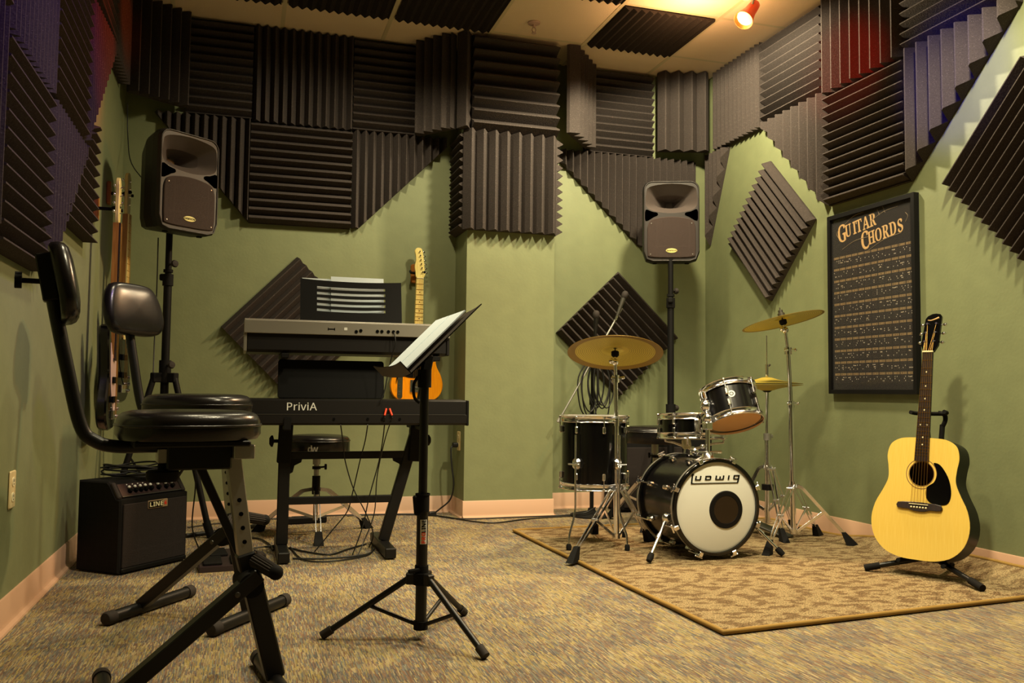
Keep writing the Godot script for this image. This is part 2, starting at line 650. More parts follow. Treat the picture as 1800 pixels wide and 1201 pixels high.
func omni(at: Vector3, c: Color, e: float, size := 0.05) -> void:
	var l := OmniLight3D.new()
	l.name = "bulb_light"
	l.light_color = c
	l.light_energy = e
	l.omni_range = 12.0
	l.omni_attenuation = 2.0
	l.light_size = size
	l.shadow_enabled = true
	add_child(l, true)
	l.position = at

const WARM := Color(1.0, 0.94, 0.775)

func lights() -> void:
	# two rows of track heads under the ceiling, most of them above the frame
	spot(V(0.75, 2.80, -4.30), V(0.45, 1.0, -4.8), WARM, 1.7, 72.0)
	spot(V(1.70, 2.80, -4.15), V(1.55, 1.0, -5.0), WARM, 3.0, 55.0)
	spot(V(2.33, 2.76, -4.24), V(3.05, 0.0, -4.4), WARM, 4.4, 89.0, 0.06, 0.15)
	spot(V(2.33, 2.70, -4.22), V(2.33, 3.0, -4.26), Color(1.0, 0.76, 0.52), 0.6, 78.0)
	spot(V(2.40, 2.80, -2.5), V(2.65, 0.3, -3.0), WARM, 4.6, 62.0)
	spot(V(1.60, 2.80, -2.4), V(1.95, 0.2, -3.4), WARM, 6.5, 44.0)
	spot(V(0.90, 2.80, -2.2), V(0.9, 0.0, -2.3), WARM, 3.6, 55.0)
	spot(V(0.20, 2.80, -2.9), V(0.30, 0.4, -3.1), WARM, 1.6, 58.0)
	# coloured heads
	spot(V(2.1, 2.35, -3.0), V(3.05, 2.5, -3.88), Color(1.0, 0.05, 0.02), 2.4, 13.0)
	spot(V(1.3, 2.45, -2.95), V(3.05, 2.22, -3.15), Color(0.12, 0.08, 1.0), 4.2, 12.0)
	spot(V(0.35, 2.78, -3.95), V(-0.69, 2.30, -4.25), Color(1.0, 0.16, 0.12), 1.5, 19.0)
	spot(V(0.2, 2.78, -4.3), V(-0.69, 2.68, -4.95), Color(1.0, 0.36, 0.10), 0.6, 13.0)
	spot(V(0.6, 2.75, -2.3), V(-0.69, 1.9, -3.2), Color(0.62, 0.40, 1.0), 1.8, 30.0)

func slab(called: String, lo: Vector3, hi: Vector3, m: Material, label: String, category: String) -> MeshInstance3D:
	var b := MB.new()
	var c := (lo + hi) * 0.5
	b.box(Vector3.ZERO, hi - lo)
	var o := struct(called, b, m, label, category)
	o.position = c
	return o

func room() -> void:
	slab("floor", V(LEFT - 0.1, -0.1, BACK - 0.1), V(RIGHT + 0.1, 0, NEAR + 0.1), M.carpet, "streaky brown and gold loop pile carpet across the whole room", "floor")
	slab("wall_back", V(LEFT - 0.1, 0, BACK - 0.1), V(RIGHT + 0.1, TOP + 0.1, BACK), M.wall, "sage green back wall behind the keyboards", "wall")
	slab("wall_left", V(LEFT - 0.1, 0, BACK), V(LEFT, TOP + 0.1, NEAR), M.wall, "sage green left wall with the hanging guitars", "wall")
	slab("wall_right", V(RIGHT, 0, BACK), V(RIGHT + 0.1, TOP + 0.1, NEAR), M.wall, "sage green right wall with the framed chart", "wall")
	slab("wall_front", V(LEFT - 0.1, 0, NEAR), V(RIGHT + 0.1, TOP + 0.1, NEAR + 0.1), M.wall, "sage green wall facing the back wall", "wall")
	slab("wall_column", V(COL_L, 0, BACK), V(COL_R, TOP, COL_Z), M.wall, "sage green square column standing out from the back wall", "wall")
	var ce := slab("ceiling", V(LEFT, TOP + 0.02, BACK), V(RIGHT, TOP + 0.1, NEAR), M.tile, "suspended ceiling of pale square tiles in a metal grid", "ceiling")
	var off := ce.position
	var g := 0.6085
	var foamed := {Vector2i(-1, 0): 1, Vector2i(0, 0): 1, Vector2i(1, 0): 1, Vector2i(3, 0): 1, Vector2i(2, 1): 1}
	for i in range(-2, 6):
		for k in range(-1, 6):
			var x0 := maxf(0.175 + g * i, LEFT)
			var x1 := minf(0.175 + g * (i + 1), RIGHT)
			var z0 := maxf(-5.06 + g * k, BACK)
			var z1 := -5.06 + g * (k + 1)
			if x1 - x0 < 0.03: continue
			var b := MB.new()
			if not foamed.has(Vector2i(i, k)):
				b.box(V((x0 + x1) / 2, TOP + 0.012, (z0 + z1) / 2) - off, V(x1 - x0 - 0.016, 0.02, z1 - z0 - 0.016), Basis(), 0.004)
				obj("ceiling_tile", b, M.tile, ce)
	for i in range(-1, 6):
		var b := MB.new()
		b.box(V(0.175 + g * i, TOP + 0.006, (BACK - 1.4) / 2) - off, V(0.024, 0.012, -BACK - 1.4))
		obj("ceiling_grid_bar", b, M.tbar, ce)
	for k in range(0, 7):
		var b := MB.new()
		b.box(V((LEFT + RIGHT) / 2, TOP + 0.008, -5.06 + g * k) - off, V(RIGHT - LEFT, 0.012, 0.024))
		obj("ceiling_grid_bar", b, M.tbar, ce)
	# vinyl skirting with a toe
	skirting("baseboard_left", V(LEFT, 0, NEAR), V(LEFT, 0, BACK), "tan vinyl skirting along the left wall")
	skirting("baseboard_back", V(LEFT, 0, BACK), V(COL_L, 0, BACK), "tan vinyl skirting along the back wall left of the column")
	skirting("trim_1", V(COL_L, 0, BACK), V(COL_L, 0, COL_Z), "tan vinyl skirting on the left side of the column")
	skirting("trim_2", V(COL_L - 0.006, 0, COL_Z), V(COL_R + 0.006, 0, COL_Z), "tan vinyl skirting across the front of the column")
	skirting("trim_3", V(COL_R, 0, COL_Z), V(COL_R, 0, BACK), "tan vinyl skirting on the right side of the column")
	skirting("baseboard_recess", V(COL_R, 0, BACK), V(RIGHT, 0, BACK), "tan vinyl skirting along the back wall right of the column")
	skirting("baseboard_right", V(RIGHT, 0, BACK), V(RIGHT, 0, NEAR), "tan vinyl skirting along the right wall")

func skirting(called: String, a: Vector3, b: Vector3, label: String) -> void:
	var d := (b - a).normalized()
	var out := Vector3.UP.cross(d) * -1.0   # into the room
	var pr := [[0.0, 0.102], [0.003, 0.102], [0.006, 0.098], [0.006, 0.022], [0.010, 0.012], [0.022, 0.006], [0.024, 0.0], [0.0, 0.0]]
	var r0 := PackedVector3Array()
	var r1 := PackedVector3Array()
	for p in pr:
		r0.append(out * p[0] + Vector3.UP * p[1])
		r1.append(b - a + out * p[0] + Vector3.UP * p[1])
	var m := MB.new()
	m.loft([r0, r1], true, true, 0.8)
	var o := struct(called, m, M.base, label, "baseboard")
	o.position = a

# ---------------------------------------------------------------- acoustic foam
func clip(p: PackedVector2Array, nrm: Vector2, d: float) -> PackedVector2Array:
	var r := PackedVector2Array()
	for i in p.size():
		var a := p[i]
		var b := p[(i + 1) % p.size()]
		var da := a.dot(nrm) - d
		var db := b.dot(nrm) - d
		if da >= 0.0: r.append(a)
		if (da > 0.0 and db < 0.0) or (da < 0.0 and db > 0.0): r.append(a.lerp(b, da / (da - db)))
	return r

func foam(label: String, frame: Transform3D, poly: PackedVector2Array, dir: Vector2, pitch := 0.0508, deep := 0.048, group := "", m: Material = null, phase := 0.0, base := 0.012) -> MeshInstance3D:
	var c := Vector2.ZERO
	for q in poly: c += q
	c /= poly.size()
	var pl := PackedVector2Array()
	for q in poly: pl.append(q - c)
	var acr := Vector2(dir.y, -dir.x).normalized()
	var lo := 1e9
	var hi := -1e9
	for q in pl:
		lo = minf(lo, q.dot(acr)); hi = maxf(hi, q.dot(acr))
	var start := lo - phase * pitch
	var b := MB.new()
	var tip := 0.10 * pitch
	var rise := (pitch - tip) * 0.5
	var cuts: Array = []   # [from, to, height at from, height at to]
	var u := start
	while u < hi - 1e-4:
		cuts.append([u, u + rise, 0.0, 1.0])
		cuts.append([u + rise, u + rise + tip, 1.0, 1.0])
		cuts.append([u + rise + tip, u + pitch, 1.0, 0.0])
		u += pitch
	for cut in cuts:
		var t0: float = cut[0]
		var t1: float = cut[1]
		var seg := clip(clip(pl, acr, t0), -acr, -t1)
		if seg.size() < 3: continue
		var H := func(q: Vector2) -> float:
			return base + deep * lerpf(cut[2], cut[3], clampf((q.dot(acr) - t0) / (t1 - t0), 0.0, 1.0))
		var slope: float = deep * (cut[3] - cut[2]) / (t1 - t0)
		var nn := V(-slope * acr.x, -slope * acr.y, 1).normalized()
		for i in range(1, seg.size() - 1):
			b.tri(V(seg[0].x, seg[0].y, H.call(seg[0])), V(seg[i].x, seg[i].y, H.call(seg[i])), V(seg[i + 1].x, seg[i + 1].y, H.call(seg[i + 1])), nn, nn, nn)
		for i in seg.size():
			var p := seg[i]
			var q := seg[(i + 1) % seg.size()]
			if p.distance_to(q) < 1e-5: continue
			var inner := false
			for e in [t0, t1]:
				if absf(p.dot(acr) - e) < 1e-4 and absf(q.dot(acr) - e) < 1e-4 and e > lo + 1e-3 and e < hi - 1e-3: inner = true
			if inner: continue
			var sd := (q - p).orthogonal().normalized()
			if sd.dot((p + q) * 0.5) < 0.0: sd = -sd
			b.quad(V(p.x, p.y, 0), V(q.x, q.y, 0), V(q.x, q.y, H.call(q)), V(p.x, p.y, H.call(p)), V(sd.x, sd.y, 0))
	b.cap(MB.lift(pl, 0.0, Transform3D()), V(0, 0, -1))
	var o := obj("acoustic_foam_panel", b, m if m else M.foam)
	o.transform = Transform3D(frame.basis, frame * V(c.x, c.y, 0.0005))
	tag(o, label, "foam panel", group)
	return o

func rect(x0: float, x1: float, y0: float, y1: float) -> PackedVector2Array:
	return PV([x0, y0, x1, y0, x1, y1, x0, y1])

func foam_panels() -> void:
	var up := Vector2(0, 1)
	var flat := Vector2(1, 0)
	var fb := Transform3D(Basis(V(1, 0, 0), V(0, 1, 0), V(0, 0, 1)), V(0, 0, BACK))
	var fr := Transform3D(Basis(V(0, 0, 1), V(0, 1, 0), V(-1, 0, 0)), V(RIGHT, 0, 0))
	var fl := Transform3D(Basis(V(0, 0, -1), V(0, 1, 0), V(1, 0, 0)), V(LEFT, 0, 0))
	var fc := Transform3D(Basis(V(1, 0, 0), V(0, 1, 0), V(0, 0, 1)), V(0, 0, COL_Z))
	var ff := Transform3D(Basis(V(1, 0, 0), V(0, 0, 1), V(0, -1, 0)), V(0, TOP, 0))
	var T := TOP - 0.004
	var gb := "foam panels on the back wall left of the column"
	# back wall, left of the column
	foam("dark foam panel with level ridges beside the far left corner of the room", fb, rect(-0.36, 0.012, 2.368, T), flat, 0.0508, 0.048, gb)
	foam("dark foam panel with upright ridges under the ceiling, above the level-ridged square panel", fb, rect(0.014, 0.606, 2.36, T), up, 0.0508, 0.048, gb)
	foam("narrow foam panel with level ridges under the ceiling next to the column's left bundle", fb, rect(0.61, 1.01, 2.362, T), flat, 0.0508, 0.048, gb)
	foam("triangular foam panel with upright ridges just above and behind the left loudspeaker", fb, PV([-0.53, 2.362, 0.006, 1.752, 0.006, 2.362]), up, 0.0508, 0.048, gb)
	foam("square foam panel with level ridges at the lowest point of the back wall foam", fb, rect(0.01, 0.61, 1.745, 2.356), flat, 0.0508, 0.048, gb)
	foam("triangular foam panel with upright ridges stepping up from the square panel to the column", fb, PV([0.614, 2.358, 0.614, 1.752, 0.66, 1.752, 1.2, 2.30, 1.2, 2.358]), up, 0.0508, 0.048, gb)
	foam("diamond foam panel on the back wall partly hidden by the upper keyboard", fb, PV([0.297, 1.556, -0.128, 1.12, 0.297, 0.69, 0.722, 1.12]), Vector2(0.425, 0.436), 0.0508, 0.045)
	# bundles across the inner corners
	corner("dark foam bundle with upright ridges filling the far left corner under the ceiling", V(-0.655, 0, -5.2), V(-0.375, 0, -5.395), 2.39, T, 0.06)
	corner("foam bundle with upright ridges in the corner left of the column", V(1.02, 0, -5.39), V(1.205, 0, -5.165), 2.355, T, 0.068)
	corner("foam bundle with upright ridges in the corner right of the column", V(1.90, 0, -5.09), V(2.145, 0, -5.39), 2.38, T, 0.085)
	corner("foam bundle with upright ridges in the far right corner behind the right loudspeaker", V(2.665, 0, -5.375), V(2.995, 0, -5.28), 2.40, T, 0.09)
	# column
	foam("broad ridged foam panel with level ridges across the top of the column", fc, rect(1.295, 1.845, 2.35, T), flat, 0.0745, 0.07)
	foam("single upright foam wedge strip on the top left edge of the column", fc, rect(1.205, 1.292, 2.352, T), up, 0.087, 0.075)
	foam("broad ridged foam panel with upright ridges on the column face, sawtooth lower edge", fc, rect(1.25, 1.848, 1.735, 2.345), up, 0.0748, 0.066)
	var sl := Transform3D(Basis(V(0, 0, 1), V(0, 1, 0), V(-1, 0, 0)), V(COL_L, 0, 0))
	foam("foam panel with level ridges wrapped on the left side of the column", sl, rect(-5.42, -5.146, 1.735, 2.345), flat, 0.0508, 0.042)
	var sr := Transform3D(Basis(V(0, 0, -1), V(0, 1, 0), V(1, 0, 0)), V(COL_R, 0, 0))
	foam("foam panel with level ridges wrapped on the right side of the column", sr, rect(5.146, 5.42, 1.735, 2.345), flat, 0.0508, 0.04)
	# back wall, right of the column
	foam("foam panel with level ridges under the ceiling between column and far right corner", fb, rect(2.15, 2.65, 2.372, T), flat)
	foam("foam triangle with upright ridges stepping down from the column to the right loudspeaker", fb, PV([1.93, 2.366, 1.93, 2.33, 2.56, 1.75, 2.56, 2.366]), up)
	foam("foam panel with upright ridges on the back wall right behind the right loudspeaker", fb, PV([2.565, 2.366, 2.565, 1.75, 2.98, 1.75, 2.98, 2.366]), up)
	foam("diamond foam panel on the back wall behind the left crash cymbal", fb, PV([2.405, 1.572, 1.965, 1.148, 2.405, 0.735, 2.845, 1.148]), Vector2(0.44, -0.424), 0.0508, 0.048)
	# right wall
	foam("small foam triangle with upright ridges on the right wall in the far corner", fr, PV([-5.36, 1.78, -5.1, 2.40, -5.36, 2.40]), up)
	foam("foam panel with upright ridges under the ceiling nearest the lit track lamp", fr, rect(-5.25, -4.67, 2.415, T), up)
	foam("foam panel with level ridges under the ceiling left of the red lit panel", fr, rect(-4.662, -4.078, 2.435, T), flat)
	foam("foam triangle with upright ridges on the right wall above the hanging diamond panel", fr, PV([-4.69, 2.43, -4.065, 1.795, -4.065, 2.43]), up, 0.078, 0.05)
	foam("red lit foam panel with broad upright ridges at the top of the right wall", fr, rect(-4.072, -3.456, 2.41, T), up, 0.077, 0.062)
	foam("square foam panel with level ridges directly above the framed chord chart", fr, rect(-4.055, -3.446, 1.79, 2.405), flat)
	foam("level ridged foam panel at the top right beside the red lit panel", fr, rect(-3.452, -2.842, 2.425, T), flat)
	foam("blue lit foam triangle with broad upright ridges beside the chord chart's top corner", fr, PV([-3.44, 2.42, -3.44, 1.79, -2.80, 2.40, -2.80, 2.42]), up, 0.078, 0.068)
	foam("diamond foam panel on the right wall left of the framed chord chart", fr, PV([-4.628, 2.185, -5.07, 1.745, -4.628, 1.325, -4.19, 1.745]), Vector2(0.438, -0.44), 0.0508, 0.048)
	foam("diamond foam panel on the right wall cut by the photograph's right edge", fr, PV([-2.785, 2.165, -3.217, 1.735, -2.785, 1.30, -2.353, 1.735]), Vector2(0.432, 0.43))
	# left wall
	foam("foam panel with upright ridges at the left edge of the frame", fl, rect(2.05, 2.662, 1.19, 1.785), up)
	foam("foam panel with level ridges in the top left corner of the frame", fl, rect(2.05, 2.672, 1.79, 2.395), flat)
	foam("large looking foam panel with level ridges behind the near stool's backrest", fl, rect(2.668, 3.285, 1.142, 1.742), flat)
	foam("blue lit foam panel with upright ridges high on the left wall", fl, rect(2.678, 3.294, 1.75, 2.37), up)
	foam("foam panel with level ridges between the blue lit and the red lit foam", fl, rect(3.30, 3.95, 1.765, 2.39), flat)
	foam("purple lit foam triangle with upright ridges above the near stool's backrest", fl, PV([3.29, 1.744, 3.29, 1.16, 3.335, 1.16, 3.935, 1.70, 3.935, 1.744]), up)
	foam("foam panel with level ridges next to the hanging electric guitars", fl, PV([3.55, 1.395, 4.245, 1.395, 4.245, 1.93, 3.955, 1.76, 3.95, 1.73]), flat)
	foam("red lit foam triangle with upright ridges above the hanging electric guitars", fl, PV([3.955, 1.775, 4.64, 2.42, 4.64, 2.45, 3.955, 2.39]), up)
	foam("foam panel with level ridges under the ceiling above the red lit triangle", fl, rect(4.0, 4.645, 2.455, T), flat)
	foam("orange lit foam panel with upright ridges at the far end of the left wall", fl, rect(4.65, 5.13, 2.41, T), up)
	# ceiling
	var cg := "foam panels set into the ceiling grid"
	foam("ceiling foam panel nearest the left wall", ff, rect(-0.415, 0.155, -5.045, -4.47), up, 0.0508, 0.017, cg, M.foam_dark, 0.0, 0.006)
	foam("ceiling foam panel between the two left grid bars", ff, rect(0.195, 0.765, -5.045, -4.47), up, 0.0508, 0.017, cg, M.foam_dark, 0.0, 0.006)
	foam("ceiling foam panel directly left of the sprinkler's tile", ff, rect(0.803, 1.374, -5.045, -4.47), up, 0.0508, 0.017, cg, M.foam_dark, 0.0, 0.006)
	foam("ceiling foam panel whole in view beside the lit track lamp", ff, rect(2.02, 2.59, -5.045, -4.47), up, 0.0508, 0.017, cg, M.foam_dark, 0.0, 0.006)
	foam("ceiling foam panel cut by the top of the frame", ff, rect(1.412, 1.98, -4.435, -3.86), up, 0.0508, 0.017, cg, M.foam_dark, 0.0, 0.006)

func corner(label: String, a: Vector3, b: Vector3, y0: float, y1: float, pitch: float) -> void:
	var x := (b - a)
	var l := x.length()
	x = x / l
	var z := x.cross(Vector3.UP)
	var f := Transform3D(Basis(x, Vector3.UP, z), a)
	foam(label, f, rect(0, l, y0, y1), Vector2(0, 1), pitch, 0.055, "", null, 0.0, 0.02)

# ---------------------------------------------------------------- objects
func build_objects() -> void:
	rug()
	wall_fittings()
	poster()
	track_lamp()
	loudspeaker("black loudspeaker on the tripod stand in the left corner", V(-0.285, 1.56, -4.76), deg_to_rad(38))
	loudspeaker("black loudspeaker on the pole in the right corner behind the drums", V(2.545, 1.585, -4.93), deg_to_rad(-22))
	speaker_stand("tripod stand carrying the loudspeaker in the left corner", V(-0.385, 0, -4.9), 1.56, deg_to_rad(-30))
	speaker_stand("pole stand carrying the loudspeaker behind the drum kit", V(2.545, 0, -4.94), 1.585, deg_to_rad(60))
	bass_guitar("bass guitar with black body and white pickguard hanging on the left wall", V(-0.575, 0.56, -4.45), true)
	bass_guitar("dark bass guitar hanging on the left wall deeper in the corner", V(-0.585, 0.68, -4.86), false)
	tele_guitar()
	var a := stool("black stool with backrest standing nearest the camera", V(-0.094, 0, -2.31), deg_to_rad(9.8), 0.0)
	var b := stool("black stool with backrest half hidden behind the nearest stool", V(-0.112, 0, -3.15), deg_to_rad(-34.0), 0.035)
	amplifier()
	keyboard_stand()
	keyboards()
	throne("small round drum stool between the keyboards and the back wall", V(0.385, 0, -4.74), 0.17, 0.425, 0.5, true)
	throne("black round drum throne half hidden behind the snare drum", V(2.28, 0.012, -4.62), 0.19, 0.46, 2.0, false)
	music_stand()
	acoustic_guitar()
	guitar_stand()
	drum_kit()
	mic_stand()
	floor_cables()

func rug() -> void:
	var b := MB.new()
	var c := [V(1.42, 0, -4.573), V(1.46, 0, -2.478), V(3.045, 0, -2.638), V(3.045, 0, -4.66)]
	var N := 24
	var g: Array = []
	for i in N + 1:
		var row: Array = []
		for k in N + 1:
			var p: Vector3 = c[0].lerp(c[3], float(i) / N).lerp(c[1].lerp(c[2], float(i) / N), float(k) / N)
			var rise := smoothstep(2.9, 3.045, p.x) * 0.055 * smoothstep(-4.1, -3.5, p.z)
			p.y = 0.011 + 0.0015 * sin(i * 1.9 + k * 0.7) * sin(k * 1.3) + rise
			row.append(p)
		g.append(row)
	for i in N:
		for k in N:
			var p0: Vector3 = g[i][k]
			var p1: Vector3 = g[i + 1][k]
			var p2: Vector3 = g[i + 1][k + 1]
			var p3: Vector3 = g[i][k + 1]
			var nn := (p1 - p0).cross(p3 - p0)
			if nn.y < 0: nn = -nn
			nn = nn.normalized()
			b.tri(p0, p1, p2, nn, nn, nn)
			b.tri(p0, p2, p3, nn, nn, nn)
	var rim := PackedVector3Array()
	for i in N: rim.append(g[i][0])
	for k in N: rim.append(g[N][k])
	for i in range(N, 0, -1): rim.append(g[i][N])
	for k in range(N, 0, -1): rim.append(g[0][k])
	for i in rim.size():
		var p := rim[i]
		var q := rim[(i + 1) % rim.size()]
		b.quad(V(p.x, 0.001, p.z), V(q.x, 0.001, q.z), q, p, (q - p).cross(Vector3.UP).normalized())
	var t := thing("area_rug", "tan shaggy rug with ochre edging under the drum kit", "rug")
	obj("pile", b, M.rug, t)
	var e := MB.new()
	rim.append(rim[0])
	e.tube(rim, 0.0085, 6, false)
	obj("edging", e, M.binding, t)

func wall_fittings() -> void:
	# outlet plates
	for k in 2:
		var left := k == 0
		var t := thing("outlet_plate", "cream outlet plate low on the left wall" if left else "cream outlet plate on the side of the column with a plug in it", "outlet", V(LEFT, 0.43, -3.14) if left else V(COL_L, 0.452, -5.27), PI / 2 if left else -PI / 2)
		var b := MB.new()
		b.ext(rrect(0.072, 0.118, 0.006), 0.0, 0.007, Transform3D(), 0.003)
		obj("plate", b, M.plate, t)
		for s in [-1, 1]:
			var r := MB.new()
			r.ext(rrect(0.034, 0.03, 0.012, Vector2(0, 0.024 * s)), 0.006, 0.009, Transform3D(), 0.001)
			var so := obj("socket", r, M.ivory, t)
			var h := MB.new()
			for sx in [-1, 1]: h.box(V(0.006 * sx, 0.024 * s + 0.004, 0.0092), V(0.002, 0.008, 0.001))
			h.cyl(V(0, 0.024 * s - 0.007, 0.0088), V(0, 0.024 * s - 0.007, 0.0098), 0.0022)
			obj("slot", h, M.ink, so)
	# plug and its cord from the column outlet
	var p := MB.new()
	p.ext(rrect(0.03, 0.03, 0.008), 0.0, 0.035, Transform3D(Basis(Vector3.UP, -PI / 2), V(COL_L - 0.0095, 0.428, -5.27)), 0.005)
	p.tube(sm(P3([COL_L - 0.04, 0.425, -5.27, 1.228, 0.40, -5.262, 1.232, 0.30, -5.25, 1.243, 0.19, -5.24, 1.225, 0.10, -5.25, 1.17, 0.045, -5.27, 1.14, 0.02, -5.28])), 0.005, 6)
	p.box(V(1.12, 0.0135, -5.285), V(0.05, 0.026, 0.035), Basis(Vector3.UP, 0.4), 0.005)
	solo("mains_lead", p, M.cable, "black power cord hanging from the outlet on the column", "cord", V(1.2, 0.0, -5.27))
	# sprinkler
	var t2 := thing("sprinkler", "small brass sprinkler under the pale ceiling tile", "sprinkler", V(1.60, TOP, -4.85))
	var s1 := MB.new()
	s1.lathe(PV([0, 0.0, 0.038, 0.0, 0.036, -0.006, 0.014, -0.012, 0.0, -0.012]))
	obj("escutcheon", s1, M.pink, t2)
	var s2 := MB.new()
	s2.cyl(V(0, -0.012, 0), V(0, -0.03, 0), 0.008)
	for s in [-1, 1]: s2.tube(P3([0.008 * s, -0.03, 0, 0.013 * s, -0.045, 0, 0.002 * s, -0.062, 0]), 0.0025, 6)
	s2.lathe(PV([0, -0.062, 0.014, -0.062, 0.014, -0.065, 0, -0.065]))
	obj("sprinkler_head", s2, M.pink, t2)
	# hangers on the left wall
	for h in [[V(LEFT, 1.60, -4.50), "wooden guitar hanger block with black yoke holding the nearer bass"], [V(LEFT, 1.755, -4.89), "wooden guitar hanger block with black yoke holding the deeper bass"]]:
		hanger(h[0], V(1, 0, 0), h[1], 0.085)
	hanger(V(1.022, 1.49, BACK), V(0, 0, 1), "wooden guitar hanger block with black yoke holding the butterscotch guitar", 0.045)
	# thin speaker wire down the far left corner
	var w := MB.new()
	w.tube(sm(P3([-0.66, 2.36, -5.30, -0.655, 2.18, -5.32, -0.61, 1.98, -5.15, -0.50, 1.83, -5.0])), 0.003, 6)
	solo("speaker_wire", w, M.cable, "thin black wire running from the corner foam to the left loudspeaker", "wire", V(-0.6, 1.8, -5.2))

func hanger(at: Vector3, out: Vector3, label: String, reach: float) -> void:
	var t := thing("guitar_hanger", label, "guitar hanger", at, atan2(out.x, out.z))
	var b := MB.new()
	b.ext(rrect(0.06, 0.12, 0.015), 0.0, 0.02, Transform3D(), 0.004)
	obj("block", b, M.orange_wood, t)
	var y := MB.new()
	y.cyl(V(0, 0, 0.02), V(0, 0, reach), 0.008)
	y.tube(sm(P3([-0.045, 0.004, reach + 0.035, -0.034, 0, reach + 0.005, -0.02, 0, reach, 0.02, 0, reach, 0.034, 0, reach + 0.005, 0.045, 0.004, reach + 0.035])), 0.008, 8)
	obj("yoke", y, M.rubber, t)

func poster() -> void:
	var zc := -3.735
	var yc := 1.246
	var W := 0.652
	var Hh := 0.966
	var t := thing("framed_poster", "framed black guitar chords chart on the right wall", "poster", V(RIGHT, yc, zc), -PI / 2)
	var f := MB.new()
	var o := rrect(W, Hh, 0.002, Vector2.ZERO, 1)
	var inn := rrect(W - 0.044, Hh - 0.044, 0.001, Vector2.ZERO, 1)
	for i in o.size():
		var j := (i + 1) % o.size()
		var q := [V(o[i].x, o[i].y, 0), V(o[j].x, o[j].y, 0), V(o[j].x, o[j].y, 0.03), V(o[i].x, o[i].y, 0.03)]
		var nn := V(o[i].x + o[j].x, o[i].y + o[j].y, 0)
		nn = V(signf(nn.x), 0, 0) if absf(nn.x) / W > absf(nn.y) / Hh else V(0, signf(nn.y), 0)
		f.quad(q[0], q[1], q[2], q[3], nn)
		f.quad(V(o[i].x, o[i].y, 0.03), V(o[j].x, o[j].y, 0.03), V(inn[j].x, inn[j].y, 0.03), V(inn[i].x, inn[i].y, 0.03), V(0, 0, 1))
		f.quad(V(inn[i].x, inn[i].y, 0.03), V(inn[j].x, inn[j].y, 0.03), V(inn[j].x, inn[j].y, 0.012), V(inn[i].x, inn[i].y, 0.012), -nn)
	obj("frame", f, M.black, t)
	var w := W - 0.044
	var h := Hh - 0.044
	# the print: rows of chord boxes with name bars and finger dots
	var S := 1000
	var iw := int(S * w / h)
	var im := Image.create(iw, S, false, Image.FORMAT_RGB8)
	im.fill(Color(0.10, 0.082, 0.076))
	var r2 := RandomNumberGenerator.new()
	r2.seed = 31
	var cols := 12
	var cw := float(iw - 16) / cols
	for row in 11:
		var y := int(S * (0.225 + 0.068 * row))
		for c in cols:
			var x := int(8 + c * cw)
			im.fill_rect(Rect2i(x + 3, y, int(cw) - 6, 13), Color(0.45, 0.37, 0.26))
			for k in 4: im.fill_rect(Rect2i(x + 6 + r2.randi_range(0, int(cw) - 16), y + 3, 3, 7), Color(0.3, 0.23, 0.15))
			# strings and frets of the little diagram
			for k in 6: im.fill_rect(Rect2i(x + 6 + int(k * (cw - 13) / 5), y + 18, 1, 38), Color(0.23, 0.195, 0.18))
			for k in 4: im.fill_rect(Rect2i(x + 6, y + 20 + k * 11, int(cw) - 12, 1), Color(0.23, 0.195, 0.18))
			for k in r2.randi_range(2, 4):
				var px := x + 5 + int(r2.randi_range(0, 5) * (cw - 13) / 5)
				im.fill_rect(Rect2i(px, y + 22 + 11 * r2.randi_range(0, 2), 4, 5), Color(0.74, 0.70, 0.64))
			if r2.randf() < 0.3: im.fill_rect(Rect2i(x + 12, y + 24 + 11 * r2.randi_range(0, 1), 16, 4), Color(0.66, 0.6, 0.52))
	var pm := mat(Color(1, 1, 1), 0.9, 0.0, 0.1)
	pm.albedo_texture = ImageTexture.create_from_image(im)
	var p := MB.new()
	p.quad(V(-w / 2, -h / 2, 0.012), V(w / 2, -h / 2, 0.012), V(w / 2, h / 2, 0.012), V(-w / 2, h / 2, 0.012), V(0, 0, 1))
	var pr := obj("print", p, pm, t)
	# drawn title
	var ti := [["GUITAR", -0.095, 0.372, 0.078, 7.0], ["CHORDS", 0.085, 0.306, 0.078, 7.0]]
	for a in ti:
		var word: String = a[0]
		var xx: float = a[1] - 0.14
		for i in word.length():
			var ch := word[i]
			var big := i == 0
			var tall: float = a[3] * (1.25 if big else 0.88)
			var bx := Basis(V(0, 0, 1), deg_to_rad(a[4])).scaled_local(V(0.72, 1, 1))
			letters(ch, tall, M.gold, Transform3D(bx, V(xx + (0.012 if big else 0.0), a[2] + (xx - a[1]) * 0.12 + 0.02, 0.013)), pr, "title_letter", "Droid Serif")
			xx += (0.062 if big else 0.052) if ch != "I" else 0.034
	var fl := MB.new()
	for s in [[-0.2, 0.43, -0.05, 0.47], [0.0, 0.41, 0.2, 0.45], [-0.22, 0.30, -0.02, 0.335], [-0.02, 0.262, 0.22, 0.315], [0.05, 0.46, 0.07, 0.43], [0.09, 0.47, 0.11, 0.435]]:
		var A := V(s[0], s[1] - 0.01, 0.0135)
		var B := V(s[2], s[3] - 0.01, 0.0135)
		fl.tube(sm(PackedVector3Array([A, A.lerp(B, 0.5) + V(-0.004, 0.012, 0), B]), 5), 0.0016, 4)
	for s in [-1, 1]: fl.tube(sm(PackedVector3Array([V(0.25 * s, 0.40, 0.0135), V(0.266 * s, 0.38, 0.0135), V(0.25 * s, 0.355, 0.0135)]), 5), 0.0014, 4)
	obj("flourish", fl, M.gold_line, pr)
	var g := MB.new()
